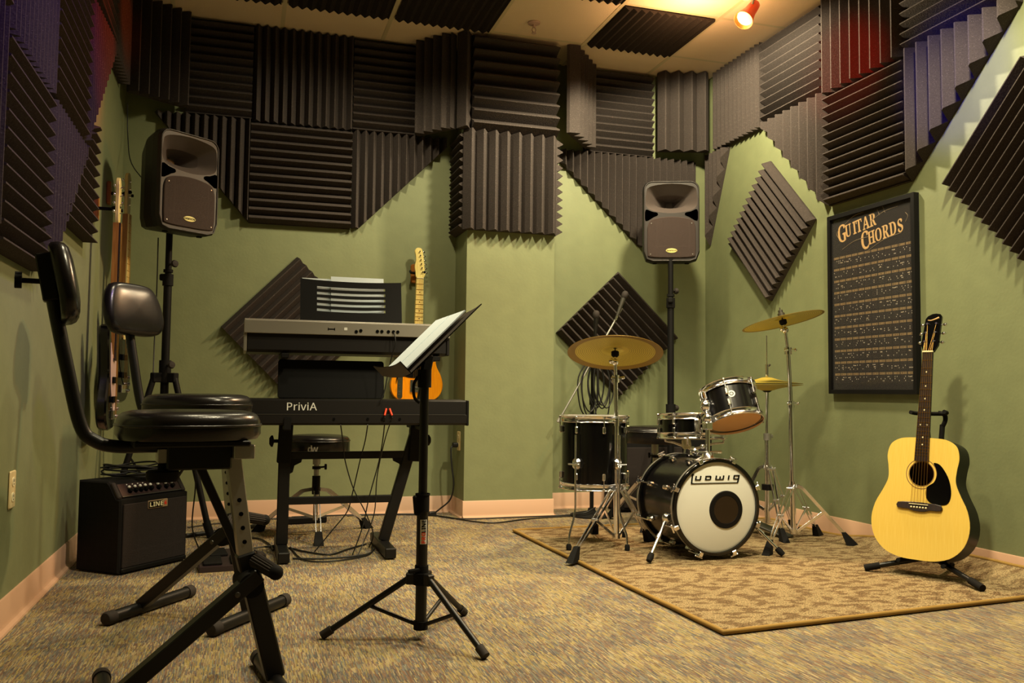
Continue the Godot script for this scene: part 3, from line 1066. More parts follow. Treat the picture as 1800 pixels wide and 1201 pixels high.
	g.quad(V(-w / 2, -h / 2, 0.017), V(w / 2, -h / 2, 0.017), V(w / 2, h / 2, 0.017), V(-w / 2, h / 2, 0.017), V(0, 0, 1))
	obj("glazing", g, M.pane, t)

func track_lamp() -> void:
	var d := V(-0.66, -0.80, 0.25).normalized()
	var at := V(2.60, 2.848, -4.11)
	var t := thing("track_lamp", "lit orange track spotlight hanging from the ceiling at the top right", "lamp", V(2.60, TOP, -4.08))
	var rel := at - V(2.60, TOP, -4.08)
	var b := MB.new()
	b.box(V(0, -0.012, 0.1), V(0.035, 0.022, 0.36), Basis(), 0.003)
	obj("track", b, M.white, t)
	var s := MB.new()
	s.cyl(V(0, -0.022, 0), V(0, -0.05, 0), 0.012)
	s.cyl(V(0, -0.05, 0), rel, 0.006)
	obj("stem", s, M.steel, t)
	var h := MB.new()
	var xf := aim(rel, d)
	h.lathe(PV([0, -0.075, 0.02, -0.073, 0.028, -0.06, 0.031, -0.03, 0.034, 0.015, 0.043, 0.055, 0.054, 0.095, 0.052, 0.095, 0.038, 0.055, 0.02, 0.03, 0, 0.028]), xf, 28)
	obj("shade", h, M.lamp, t)
	var g := MB.new()
	g.lathe(PV([0, 0.084, 0.025, 0.082, 0.046, 0.072, 0.042, 0.065, 0, 0.05]), xf, 24)
	obj("bulb", g, M.glow, t)
	spot(at + d * 0.11, at + d, Color(1.0, 0.62, 0.25), 2.2, 55.0, 0.06)

# ---------------------------------------------------------------- loudspeakers
func loudspeaker(label: String, at: Vector3, turn: float) -> void:
	var t := thing("loudspeaker", label, "speaker", at, turn, "pair of loudspeakers")
	var W := 0.335
	var Hh := 0.50
	var N := 64
	var o := radial(rrect(W, Hh, 0.05, Vector2(0, Hh / 2), 6), Vector2(0, 0.375), N)
	var o2 := PackedVector2Array()
	var o3 := PackedVector2Array()
	var o4 := PackedVector2Array()
	for q in o:
		o2.append(Vector2(q.x * 1.05, (q.y - 0.25) * 1.035 + 0.25))
		o3.append(Vector2(q.x * 0.98, (q.y - 0.25) * 0.985 + 0.245))
		o4.append(Vector2(q.x * 0.62, (q.y - 0.25) * 0.86 + 0.24))
	var I := Transform3D()
	var b := MB.new()
	b.loft([MB.lift(o, 0.0, I), MB.lift(o2, -0.02, I), MB.lift(o2, -0.06, I), MB.lift(o3, -0.14, I), MB.lift(o4, -0.27, I)], false, true)
	obj("cabinet", b, M.cab, t)
	# front with the horn opening
	var hc := Vector2(0, 0.375)
	var hole := radial(loop2(PV([-0.158, 0.42, -0.135, 0.468, 0, 0.487, 0.135, 0.468, 0.158, 0.42, 0.156, 0.345, 0.11, 0.315, 0, 0.30, -0.11, 0.315, -0.156, 0.345]), 5), hc, N)
	var f := MB.new()
	holed(f, o, hole, 0.0)
	obj("front", f, M.front, t)
	var h := MB.new()
	var mid := PackedVector2Array()
	var thr := PackedVector2Array()
	for q in hole:
		mid.append(hc + Vector2((q.x) * 0.6, (q.y - hc.y) * 0.45 + 0.004))
		thr.append(hc + Vector2(clampf(q.x, -0.02, 0.02), clampf(q.y - hc.y, -0.03, 0.03)))
	h.loft([MB.lift(hole, 0.0, I), MB.lift(mid, -0.075, I), MB.lift(thr, -0.17, I)], false, true)
	obj("horn", h, M.horn, t)
	# grille plate with an arched top
	var g := MB.new()
	var gp := loop2(PV([-0.148, 0.05, -0.13, 0.022, 0, 0.017, 0.13, 0.022, 0.148, 0.05, 0.15, 0.16, 0.146, 0.225, 0.115, 0.262, 0, 0.278, -0.115, 0.262, -0.146, 0.225, -0.15, 0.16]), 4)
	g.ext(gp, 0.0, 0.008, I, 0.004)
	var gr := obj("grille", g, M.grille_brown, t)
	var sc := MB.new()
	for p in [[-0.125, 0.235], [0.125, 0.235], [-0.13, 0.04], [0.13, 0.04]]: sc.cyl(V(p[0], p[1], 0.007), V(p[0], p[1], 0.010), 0.004, 0.003, 8)
	obj("screw", sc, M.steel, gr)
	# ports either side
	for s in [-1, 1]:
		var pt := MB.new()
		pt.ext(loop2(PV([0.160 * s, 0.322, 0.160 * s, 0.252, 0.11 * s, 0.276, 0.085 * s, 0.288, 0.088 * s, 0.303, 0.12 * s, 0.31]), 3), -0.001, 0.002)
		obj("port", pt, M.hole, t)
	var bg := MB.new()
	bg.ext(circle2(0.014, Vector2(0.0, 0.062), 24, 2.5), 0.007, 0.0105, I, 0.001)
	var bd := obj("badge", bg, M.badge, t)
	letters("SAMSON", 0.011, M.ink, Transform3D(Basis(), V(0, 0.062, 0.0108)), bd)
	# rim trim
	var rm := MB.new()
	var pth := MB.lift(o, 0.001, I)
	pth.append(pth[0])
	rm.tube(pth, 0.004, 6, false)
	obj("rim", rm, M.front, t)
	for s in [-1, 1]:
		var ft := MB.new()
		ft.cyl(V(0.1 * s, 0.004, -0.05), V(0.1 * s, -0.014, -0.05), 0.016, 0.014)
		obj("foot", ft, M.rubber, t)

func speaker_stand(label: String, at: Vector3, top: float, rot: float) -> void:
	var t := thing("speaker_stand", label, "speaker stand", at, rot)
	var hub := 0.83
	if rot > 0.5: hub = 0.62
	var b := MB.new()
	b.cyl(V(0, 0.16, 0), V(0, 1.30, 0), 0.0205)
	obj("lower_tube", b, M.black, t)
	var u := MB.new()
	u.cyl(V(0, 1.30, 0), V(0, top + 0.01, 0), 0.0165)
	obj("upper_tube", u, M.black, t)
	var c := MB.new()
	c.cyl(V(0, 1.29, 0), V(0, 1.35, 0), 0.027)
	c.cyl(V(0, 1.36, 0), V(0, 1.375, 0), 0.024)
	c.box(V(-0.03, 1.335, 0), V(0.03, 0.035, 0.03), Basis(), 0.006)
	obj("clamp", c, M.rubber, t)
	var k := MB.new()
	for y in [1.40, hub + 0.045]:
		k = MB.new()
		k.cyl(V(0.015, y, 0.01), V(0.04, y, 0.022), 0.006)
		k.lathe(PV([0, -0.014, 0.012, -0.012, 0.02, 0.006, 0.016, 0.016, 0, 0.018]), aim(V(0.052, y, 0.028), V(1, 0.1, 0.5)), 14)
		obj("knob", k, M.rubber_gray, t)
	var h := MB.new()
	h.cyl(V(0, hub, 0), V(0, hub + 0.07, 0), 0.030)
	h.cyl(V(0, hub - 0.045, 0), V(0, hub, 0), 0.035)
	for i in 3:
		var a := TAU * i / 3.0
		h.box(V(cos(a) * 0.045, hub - 0.02, sin(a) * 0.045), V(0.05, 0.05, 0.04), Basis(Vector3.UP, -a), 0.004)
	obj("hub", h, M.rubber, t)
	for i in 3:
		var a := TAU * i / 3.0
		var d := V(cos(a), 0, sin(a))
		var l := MB.new()
		var foot := d * 0.285 + V(0, 0.022, 0)
		if rot > 0.5: foot = d * 0.19 + V(0, 0.022, 0)
		l.cyl(d * 0.06 + V(0, hub - 0.025, 0), foot, 0.0155)
		var lg := obj("leg", l, M.black, t)
		var f := MB.new()
		f.cyl(foot + d * 0.012 - V(0, 0.022, 0), foot.lerp(V(0, hub, 0), 0.07), 0.02)
		obj("rubber_foot", f, M.rubber, lg)
		var r := MB.new()
		r.bar(V(0, 0.19, 0) + d * 0.02, (d * 0.06 + V(0, hub - 0.025, 0)).lerp(foot, 0.5), 0.018, 0.006, Vector3.UP.cross(d))
		obj("brace", r, M.black, lg)
	var r2 := MB.new()
	r2.cyl(V(0, 0.17, 0), V(0, 0.215, 0), 0.027)
	obj("collar", r2, M.rubber, t)

# ---------------------------------------------------------------- guitars
func tuners(t: Node3D, spots: Array, m: Material) -> void:
	for s in spots:
		var at := V(s[0], s[1], s[2])
		var sx: float = s[3]
		var b := MB.new()
		b.cyl(at, at + V(0, 0, 0.012), 0.0045, -1.0, 8)
		b.cyl(at + V(0, 0, -0.016), at + V(sx, 0, -0.016), 0.0025, -1.0, 6)
		b.ball(at + V(sx, 0, -0.016), 0.0095, V(1.1, 0.75, 0.55), 10)
		obj("tuner", b, m, t)

func strings(t: Node3D, count: int, y0: float, y1: float, w0: float, w1: float, z0: float, z1: float) -> void:
	var b := MB.new()
	for i in count:
		var f := float(i) / (count - 1) - 0.5
		b.cyl(V(w0 * f, y0, z0), V(w1 * f, y1, z1), 0.0009, 0.0008, 4)
	obj("strings", b, M.string, t)

func frets(t: Node, nut: float, scale: float, count: int, w0: float, w1: float, yend: float, z: float) -> void:
	var b := MB.new()
	for i in range(1, count + 1):
		var y := nut - scale * (1.0 - pow(2.0, -i / 12.0))
		var w := lerpf(w0, w1, (nut - y) / (nut - yend))
		b.box(V(0, y, z), V(w, 0.0022, 0.002))
	obj("frets", b, M.fret, t)

func dots(t: Node, nut: float, scale: float, z: float, m: Material, r := 0.0032) -> void:
	for i in [3, 5, 7, 9, 12, 15, 17]:
		var y0 := nut - scale * (1.0 - pow(2.0, -i / 12.0))
		var y1 := nut - scale * (1.0 - pow(2.0, -(i - 1) / 12.0))
		var b := MB.new()
		for x in ([-0.014, 0.014] if i == 12 else [0.0]):
			b.lathe(PV([0, 0.0012, r, 0.0012, r, 0.0]), aim(V(x, (y0 + y1) / 2, z), V(0, 0, 1)), 12)
		obj("inlay_dot", b, m, t)

func acoustic_guitar() -> void:
	var nh := V(-0.905, 0, 0.425).normalized()
	var tilt := deg_to_rad(10.0)
	var f := face(V(2.66, 0.085, -3.0), nh * cos(tilt) + V(0, sin(tilt), 0))
	var t := thing("acoustic_guitar", "natural top dreadnought acoustic guitar on the floor stand at right", "guitar")
	t.transform = f
	var half := [0.0, 0.0, 0.07, 0.003, 0.135, 0.025, 0.182, 0.075, 0.2, 0.145, 0.188, 0.215, 0.158, 0.275, 0.138, 0.325, 0.14, 0.375, 0.147, 0.425, 0.134, 0.472, 0.095, 0.497, 0.04, 0.503, 0.0, 0.503]
	var o := mirrored(half, 5)
	var I := Transform3D()
	var hc := Vector2(0, 0.352)
	var N := 120
	var ro := radial(o, hc, N)
	var b := MB.new()
	b.loft([MB.lift(ro, -0.108, I), MB.lift(ro, -0.004, I)], true, false)
	obj("body", b, M.side, t, "black back and sides")
	var tp := MB.new()
	holed(tp, ro, circle2(0.05, hc, N), 0.0)
	tp.loft([MB.lift(ro, -0.004, I), MB.lift(ro, 0.0, I)], false, false)
	var rr := PackedVector2Array()
	for i in N: rr.append(hc + Vector2.from_angle(TAU * i / N) * 0.05)
	var top := obj("soundboard", tp, M.spruce, t, "pale yellow spruce top")
	var bi := MB.new()
	bi.loft([MB.lift(rr, -0.004, I), MB.lift(rr, 0.0, I)], false, false)
	bi.cap(MB.lift(circle2(0.12, hc, 24), -0.10, I), V(0, 0, 1))
	obj("soundhole", bi, M.inside, t)
	var ros := MB.new()
	holed(ros, circle2(0.0635, hc, 64), circle2(0.0605, hc, 64), 0.0006)
	holed(ros, circle2(0.053, hc, 64), circle2(0.0505, hc, 64), 0.0006)
	obj("rosette", ros, mat(Color(0.5, 0.36, 0.22), 0.5), top)
	var pg := MB.new()
	pg.ext(loop2(PV([0.048, 0.40, 0.075, 0.392, 0.105, 0.35, 0.12, 0.305, 0.122, 0.265, 0.108, 0.236, 0.075, 0.23, 0.04, 0.238, 0.024, 0.262, 0.026, 0.298, 0.054, 0.322, 0.063, 0.352, 0.058, 0.378]), 5), 0.0, 0.0018)
	obj("pickguard", pg, M.gloss, t)
	var br := MB.new()
	br.ext(loop2(PV([-0.088, 0.205, -0.088, 0.228, -0.04, 0.233, 0, 0.234, 0.04, 0.233, 0.088, 0.228, 0.088, 0.205, 0.045, 0.203, 0.02, 0.196, -0.02, 0.196, -0.045, 0.203]), 2), 0.0, 0.009, I, 0.002)
	var bridge := obj("bridge", br, M.rosewood, t)
	var sd := MB.new()
	sd.box(V(0, 0.225, 0.0105), V(0.078, 0.003, 0.006))
	obj("saddle", sd, M.ivory, bridge)
	for i in 6:
		var pn := MB.new()
		pn.ball(V(-0.03 + 0.012 * i, 0.212, 0.0095), 0.0042, Vector3.ONE, 8)
		obj("bridge_pin", pn, M.ivory, bridge)
	# neck
	var nut := 0.225 + 0.645
	var nk := MB.new()
	var ring := func(w: float, y: float, d: float) -> PackedVector3Array:
		var r := PackedVector3Array()
		for i in 9:
			var a := PI + PI * i / 8.0
			r.append(V(w * 0.5 * cos(a), y, 0.002 + d * sin(a)))
		return r
	nk.loft([ring.call(0.056, 0.44, 0.05), ring.call(0.054, 0.50, 0.045), ring.call(0.052, 0.53, 0.022), ring.call(0.043, nut, 0.02)], true, true)
	obj("neck", nk, M.gloss, t)
	var fb := MB.new()
	fb.loft([MB.lift(PV([-0.0285, 0.404, 0.0285, 0.404, 0.0215, nut, -0.0215, nut]), 0.001, I), MB.lift(PV([-0.0285, 0.404, 0.0285, 0.404, 0.0215, nut, -0.0215, nut]), 0.0075, I)], true, true, 0.99)
	var fbo := obj("fingerboard", fb, M.rosewood, t)
	frets(fbo, nut, 0.645, 20, 0.043, 0.057, 0.404, 0.0078)
	dots(fbo, nut, 0.645, 0.0068, M.ivory)
	var nb := MB.new()
	nb.box(V(0, nut + 0.002, 0.0075), V(0.044, 0.006, 0.007))
	obj("nut", nb, M.ivory, t)
	var hd := Transform3D(Basis(V(1, 0, 0), deg_to_rad(-12)), V(0, nut + 0.004, 0.002))
	var hs := MB.new()
	hs.ext(PV([-0.022, 0, 0.022, 0, 0.036, 0.03, 0.034, 0.165, 0.026, 0.176, 0.008, 0.18, -0.008, 0.178, -0.026, 0.168, -0.034, 0.155, -0.036, 0.03]), -0.014, 0.0, hd, 0.0015)
	var head := obj("headstock", hs, M.gloss, t)
	var sq := MB.new()
	sq.tube(sm(PackedVector3Array([hd * V(-0.022, 0.148, 0.001), hd * V(-0.008, 0.146, 0.001), hd * V(0.01, 0.152, 0.001), hd * V(0.024, 0.158, 0.001)]), 5), [0.0015, 0.002, 0.0022, 0.0024, 0.0025, 0.0025, 0.0026, 0.0028, 0.003, 0.0032, 0.0034, 0.0036, 0.0038, 0.004, 0.0042, 0.0044], 6)
	obj("logo", sq, M.gold, head)
	for i in 3:
		for s in [-1, 1]:
			var p := hd * V(0.019 * s, 0.045 + 0.042 * i, 0.0)
			tuners(head, [[p.x, p.y, p.z, 0.028 * s]], M.chrome)
	var st := MB.new()
	for i in 6:
		var fx := float(i) / 5.0 - 0.5
		st.cyl(V(0.062 * fx, 0.225, 0.013), V(0.036 * fx, nut, 0.0115), 0.0009, 0.0009, 4)
		var row := i if i < 3 else 5 - i
		var e := hd * V(0.019 * (-1 if i < 3 else 1), 0.045 + 0.042 * row, 0.008)
		st.cyl(V(0.036 * fx, nut, 0.0115), e, 0.0008, 0.0008, 4)
	obj("strings", st, M.string, t)

func guitar_stand() -> void:
	var nh := V(-0.905, 0, 0.425).normalized()
	var at := V(2.77, 0.012, -3.035)
	var t := thing("guitar_stand", "black folding floor stand under the acoustic guitar", "guitar stand", at, atan2(nh.x, nh.z))
	# local z towards the guitar's front
	var post := MB.new()
	post.cyl(V(0, 0.07, 0.0), V(0, 0.62, -0.13), 0.011)
	obj("post", post, M.satin, t)
	var cl := MB.new()
	cl.cyl(V(0, 0.38, -0.07), V(0, 0.43, -0.083), 0.016)
	obj("clamp", cl, M.rubber, t)
	var yk := MB.new()
	yk.tube(sm(P3([0, 0.61, -0.127, 0.012, 0.64, -0.13, 0.012, 0.665, -0.12, -0.01, 0.671, -0.11]), 5), 0.010, 8)
	yk.tube(sm(P3([0.036, 0.678, -0.06, 0.03, 0.672, -0.10, 0.0, 0.668, -0.11, -0.06, 0.667, -0.09, -0.085, 0.669, -0.06, -0.092, 0.673, -0.03]), 5), 0.009, 8)
	obj("neck_yoke", yk, M.rubber, t)
	for s in [-1, 1]:
		var c := MB.new()
		c.tube(sm(P3([0, 0.085, 0, 0.05 * s, 0.075, 0.05, 0.085 * s, 0.062, 0.09, 0.09 * s, 0.062, 0.118]), 5), 0.009, 8)
		obj("cradle_arm", c, M.rubber, t)
	for k in 3:
		var e: Vector3 = [V(-0.215, 0.014, 0.135), V(0.25, 0.014, 0.165), V(0.0, 0.014, -0.20)][k]
		var l := MB.new()
		l.cyl(V(0, 0.075, 0), e, 0.011)
		var lg := obj("leg", l, M.satin, t)
		var f := MB.new()
		f.cyl(e.lerp(V(0, 0.075, 0), 0.2), e + (e - V(0, 0.075, 0)).normalized() * 0.01, 0.0145)
		obj("rubber_foot", f, M.rubber, lg)
	var h := MB.new()
	h.cyl(V(0, 0.05, 0), V(0, 0.105, -0.01), 0.022)
	obj("hub", h, M.rubber, t)

func bass_guitar(label: String, at: Vector3, first: bool) -> void:
	var t := thing("bass_guitar", label, "guitar", at, PI / 2 + (0.0 if first else -0.12), "bass guitars on the left wall")
	var k := 1.0
	var I := Transform3D()
	var o := loop2(PV([0.0, 0.0, 0.09, 0.01, 0.155, 0.07, 0.165, 0.14, 0.13, 0.22, 0.115, 0.27, 0.13, 0.33, 0.16, 0.40, 0.14, 0.44, 0.09, 0.405, 0.04, 0.36, -0.04, 0.36, -0.09, 0.44, -0.125, 0.48, -0.155, 0.455, -0.135, 0.35, -0.115, 0.26, -0.14, 0.19, -0.175, 0.12, -0.16, 0.05, -0.09, 0.005]), 4)
	var b := MB.new()
	b.ext(o, -0.045, 0.0, I, 0.008)
	obj("body", b, M.gloss, t)
	var pg := MB.new()
	pg.ext(loop2(PV([0.02, 0.10, 0.10, 0.06, 0.135, 0.10, 0.11, 0.2, 0.09, 0.28, 0.11, 0.36, 0.05, 0.35, -0.05, 0.35, -0.10, 0.40, -0.09, 0.3, -0.07, 0.22, -0.04, 0.16]), 4), 0.0, 0.003, I, 0.001)
	obj("pickguard", pg, M.pink if first else M.gloss, t)
	for y in [0.14, 0.23]:
		var pu := MB.new()
		pu.box(V(0, y, 0.008), V(0.085, 0.03, 0.012), Basis(), 0.003)
		obj("pickup", pu, M.ink, t)
	var br := MB.new()
	br.box(V(0, 0.07, 0.006), V(0.075, 0.04, 0.012), Basis(), 0.002)
	obj("bridge", br, M.chrome, t)
	for i in 3:
		var kn := MB.new()
		kn.cyl(V(0.09, 0.06 + 0.035 * i, 0.003), V(0.09, 0.06 + 0.035 * i, 0.02), 0.009)
		obj("knob", kn, M.chrome, t)
	var nut := 0.085 + 0.88
	var nk := MB.new()
	nk.loft([MB.lift(PV([-0.031, 0.33, 0.031, 0.33, 0.021, nut, -0.021, nut]), -0.02, I), MB.lift(PV([-0.031, 0.33, 0.031, 0.33, 0.021, nut, -0.021, nut]), 0.006, I)], true, true, 0.99)
	obj("neck", nk, M.neck_brown, t)
	var fb := MB.new()
	fb.loft([MB.lift(PV([-0.031, 0.32, 0.031, 0.32, 0.021, nut, -0.021, nut]), 0.006, I), MB.lift(PV([-0.031, 0.32, 0.031, 0.32, 0.021, nut, -0.021, nut]), 0.012, I)], true, true, 0.99)
	var fbo := obj("fingerboard", fb, M.rosewood if first else M.maple, t)
	frets(fbo, nut, 0.88, 20, 0.042, 0.062, 0.32, 0.0125)
	var hs := MB.new()
	hs.ext(loop2(PV([-0.022, nut, 0.022, nut, 0.035, nut + 0.03, 0.04, nut + 0.12, 0.03, nut + 0.19, -0.005, nut + 0.215, -0.035, nut + 0.19, -0.03, nut + 0.14, -0.032, nut + 0.05]), 3), -0.012, 0.004, I, 0.002)
	var head := obj("headstock", hs, M.maple, t)
	for i in 4: tuners(head, [[-0.012, nut + 0.045 + 0.04 * i, 0.003, -0.05]], M.chrome)
	strings(t, 4, 0.07, nut, 0.055, 0.034, 0.018, 0.0145)

func tele_guitar() -> void:
	var t := thing("electric_guitar", "butterscotch electric guitar with maple neck hanging on the back wall", "guitar", V(1.03, 0.685, BACK + 0.075), 0.0)
	t.rotation.z = deg_to_rad(-0.6)
	var I := Transform3D()
	var o := loop2(PV([0.0, 0.0, 0.08, 0.005, 0.14, 0.04, 0.163, 0.10, 0.15, 0.165, 0.122, 0.22, 0.115, 0.27, 0.135, 0.325, 0.145, 0.37, 0.125, 0.40, 0.095, 0.38, 0.075, 0.345, 0.035, 0.335, -0.03, 0.345, -0.06, 0.395, -0.105, 0.40, -0.138, 0.365, -0.135, 0.315, -0.118, 0.265, -0.125, 0.215, -0.152, 0.16, -0.163, 0.095, -0.14, 0.035, -0.08, 0.004]), 4)
	var b := MB.new()
	b.ext(o, -0.045, 0.0, I, 0.003)
	obj("body", b, M.amber, t)
	var pg := MB.new()
	pg.ext(loop2(PV([-0.04, 0.15, -0.11, 0.16, -0.13, 0.11, -0.12, 0.20, -0.10, 0.26, -0.12, 0.36, -0.05, 0.34, 0.03, 0.33, 0.05, 0.25, 0.04, 0.16]), 4), 0.0, 0.0025)
	obj("pickguard", pg, M.ink, t)
	var br := MB.new()
	br.box(V(0, 0.10, 0.004), V(0.084, 0.075, 0.006), Basis(), 0.002)
	br.box(V(0, 0.082, 0.010), V(0.06, 0.025, 0.01), Basis(), 0.003)
	obj("bridge", br, M.chrome, t)
	var pu := MB.new()
	pu.box(V(0, 0.24, 0.006), V(0.07, 0.02, 0.012), Basis(), 0.004)
	obj("pickup", pu, M.chrome, t)
	var cp := MB.new()
	cp.ext(rrect(0.032, 0.16, 0.015, Vector2(-0.105, 0.10)), 0.0, 0.002)
	var cpo := obj("control_plate", cp, M.chrome, t)
	for y in [0.055, 0.10, 0.15]:
		var kn := MB.new()
		kn.cyl(V(-0.105, y, 0.002), V(-0.105, y, 0.018), 0.009)
		obj("knob", kn, M.chrome, cpo)
	var nut := 0.10 + 0.648 + 0.02
	var sh := PV([-0.028, 0.335, 0.028, 0.335, 0.0215, nut, -0.0215, nut])
	var nk := MB.new()
	nk.loft([MB.lift(sh, -0.018, I), MB.lift(sh, 0.012, I)], true, true, 0.99)
	var nko := obj("neck", nk, M.maple, t)
	frets(nko, nut, 0.648, 21, 0.043, 0.056, 0.335, 0.0125)
	dots(nko, nut, 0.648, 0.0115, M.ink)
	var nb := MB.new()
	nb.box(V(0, nut + 0.002, 0.012), V(0.043, 0.004, 0.006))
	obj("nut", nb, M.ivory, t)
	var hs := MB.new()
	hs.ext(loop2(PV([-0.021, nut + 0.004, 0.021, nut + 0.004, 0.034, nut + 0.03, 0.030, nut + 0.05, 0.024, nut + 0.10, 0.015, nut + 0.16, 0.004, nut + 0.188, -0.022, nut + 0.19, -0.036, nut + 0.172, -0.03, nut + 0.145, -0.027, nut + 0.11, -0.034, nut + 0.075, -0.028, nut + 0.035]), 3), -0.012, 0.004, I, 0.002)
	var head := obj("headstock", hs, M.maple, t)
	for i in 6: tuners(head, [[0.014 - 0.004 * i, nut + 0.04 + 0.0255 * i, 0.003, 0.027]], M.chrome)
	strings(t, 6, 0.10, nut, 0.052, 0.034, 0.014, 0.0155)

# ---------------------------------------------------------------- stools
# local x points where the sitter faces, local z along the floor bars
func stool(label: String, at: Vector3, turn: float, lift: float) -> Node3D:
	var t := thing("stool", label, "stool", at, turn, "folding player stools with backrests")
	var sy := 0.632 + lift
	var hub := V(0.12, 0.30, 0.0)
	# seat: rounded cushion, wider at the back
	var so := loop2(PV([0.14, 0.0, 0.132, 0.06, 0.10, 0.11, 0.03, 0.15, -0.06, 0.165, -0.14, 0.145, -0.185, 0.08, -0.195, 0.0, -0.185, -0.08, -0.14, -0.145, -0.06, -0.165, 0.03, -0.15, 0.10, -0.11, 0.132, -0.06]), 4)
	var lay := Transform3D(Basis(V(1, 0, 0), V(0, 0, -1), V(0, 1, 0)), V(0, sy, 0))
	var rings: Array = []
	for k in [[0.95, 0.0], [1.0, 0.012], [1.0, 0.034], [0.985, 0.046], [0.955, 0.056], [0.90, 0.063], [0.78, 0.068], [0.5, 0.070], [0.2, 0.0708], [0.004, 0.071]]:
		var r := PackedVector2Array()
		for q in so: r.append(Vector2((q.x + 0.03) * k[0] - 0.03, q.y * k[0]))
		rings.append(MB.lift(r, k[1], lay))
	var seat := MB.new()
	smooth_loft(seat, rings)
	obj("seat", seat, M.vinyl, t)
	var wl := MB.new()
	var edge := PackedVector3Array(rings[2])
	edge.append(edge[0])
	wl.tube(edge, 0.0035, 6, false)
	obj("welt", wl, M.vinyl, t)
	var pl := MB.new()
	pl.box(V(-0.03, sy - 0.008, 0), V(0.26, 0.014, 0.24), Basis(), 0.003)
	pl.box(V(-0.005, sy - 0.045, 0), V(0.15, 0.06, 0.075), Basis(), 0.004)
	obj("seat_bracket", pl, M.satin, t)
	for k in 2:
		var cb := MB.new()
		cb.box(V(-0.085, sy - 0.04, 0.0) if k == 0 else V(0.095, sy - 0.032, 0.03), V(0.03, 0.035, 0.06) if k == 0 else V(0.05, 0.034, 0.07), Basis(), 0.002)
		obj("bracket_sleeve", cb, M.steel, t)
	var kn := MB.new()
	kn.cyl(V(-0.085, sy - 0.058, 0), V(-0.085, sy - 0.075, 0), 0.012)
	kn.lathe(PV([0, -0.028, 0.034, -0.028, 0.038, -0.02, 0.038, -0.004, 0.03, 0.0, 0, 0.0]), Transform3D(Basis(), V(-0.085, sy - 0.075, 0)), 20)
	obj("seat_knob", kn, M.rubber, t)
	# bent back tube
	var bt := MB.new()
	var path := sm(P3([-0.02, sy - 0.018, 0, -0.12, sy - 0.018, 0, -0.19, sy - 0.017, 0, -0.235, sy - 0.004, 0, -0.268, sy + 0.034, 0, -0.303, sy + 0.178, 0, -0.338, sy + 0.34, 0, -0.353, sy + 0.42, 0]), 6)
	bt.tube(path, 0.0155, 12)
	obj("back_tube", bt, M.satin, t)
	var bk := MB.new()
	var tl := Basis(V(0, 0, 1), deg_to_rad(11.0))
	bk.box(V(-0.349, sy + 0.375, 0), V(0.034, 0.11, 0.05), tl, 0.003)
	var bo := obj("backrest_bracket", bk, M.satin, t)
	var bkn := MB.new()
	bkn.cyl(V(-0.36, sy + 0.365, 0), V(-0.405, sy + 0.365, 0), 0.006)
	for i in 5:
		var a := TAU * i / 5.0
		bkn.cyl(V(-0.40, sy + 0.365 + 0.011 * cos(a), 0.011 * sin(a)), V(-0.414, sy + 0.365 + 0.011 * cos(a), 0.011 * sin(a)), 0.009)
	obj("backrest_knob", bkn, M.rubber, bo)
	# backrest cushion
	var co := loop2(PV([0.0, -0.094, 0.075, -0.093, 0.118, -0.082, 0.138, -0.045, 0.134, 0.01, 0.113, 0.062, 0.078, 0.087, 0.0, 0.092, -0.078, 0.087, -0.113, 0.062, -0.134, 0.01, -0.138, -0.045, -0.118, -0.082, -0.075, -0.093]), 4)
	var cf := face(V(-0.322, sy + 0.362, 0), V(cos(deg_to_rad(11.0)), sin(deg_to_rad(11.0)), 0))
	rings = []
	for k in [[0.93, -0.012], [1.0, -0.006], [1.0, 0.008], [0.96, 0.019], [0.86, 0.027], [0.6, 0.033], [0.3, 0.0355], [0.004, 0.036]]:
		var r := PackedVector2Array()
		for q in co: r.append(q * k[0])
		var ring := PackedVector3Array()
		for q in r: ring.append(cf * V(q.x, q.y, k[1] + q.x * q.x * 0.35))
		rings.append(ring)
	var c := MB.new()
	smooth_loft(c, rings)
	obj("backrest", c, M.vinyl, t)
	# post: black lower leg with a chromed telescoping tube
	var top := V(0.075, sy - 0.03, 0.0)
	var ft := V(0.195, 0.03, 0.0)
	var p1 := MB.new()
	p1.bar(ft, hub + V(-0.006, 0.045, 0), 0.048, 0.048, V(0, 0, 1), 0.004)
	obj("front_leg", p1, M.satin, t)
	var p2 := MB.new()
	p2.bar(hub + V(-0.004, 0.03, 0), top, 0.037, 0.037, V(0, 0, 1), 0.002)
	var po := obj("telescoping_post", p2, M.steel, t)
	var hl := MB.new()
	var dp := (top - hub).normalized()
	for i in 4:
		var q := hub + dp * (0.075 + 0.035 * i) + V(0, 0, 0.0185)
		hl.lathe(PV([0, 0.001, 0.0055, 0.001, 0.0055, -0.002]), aim(q, V(0, 0, 1)), 12)
	obj("pin_hole", hl, M.ink, po)
	var p3 := MB.new()
	p3.bar(V(0.0, sy - 0.06, -0.04), hub + V(0.0, 0.01, -0.045), 0.022, 0.012, V(1, 0, 0), 0.002)
	obj("seat_strut", p3, M.satin, t)
	var rl := MB.new()
	rl.bar(V(-0.195, 0.03, 0.05), hub + V(0.02, 0.0, 0.05), 0.042, 0.036, V(0, 0, 1), 0.003)
	rl.bar(V(-0.195, 0.03, -0.0), V(-0.195, 0.03, 0.05), 0.03, 0.03, V(1, 0, 0), 0.003)
	var rlo := obj("rear_leg", rl, M.satin, t)
	var bolt := MB.new()
	bolt.lathe(PV([0, 0.006, 0.006, 0.005, 0.009, 0.0, 0.009, -0.002]), aim(V(-0.195, 0.03, 0.05).lerp(hub + V(0.02, 0, 0.05), 0.84) + V(0, 0, 0.018), V(0, 0, 1)), 12)
	obj("bolt", bolt, M.dull, rlo)
	var hb := MB.new()
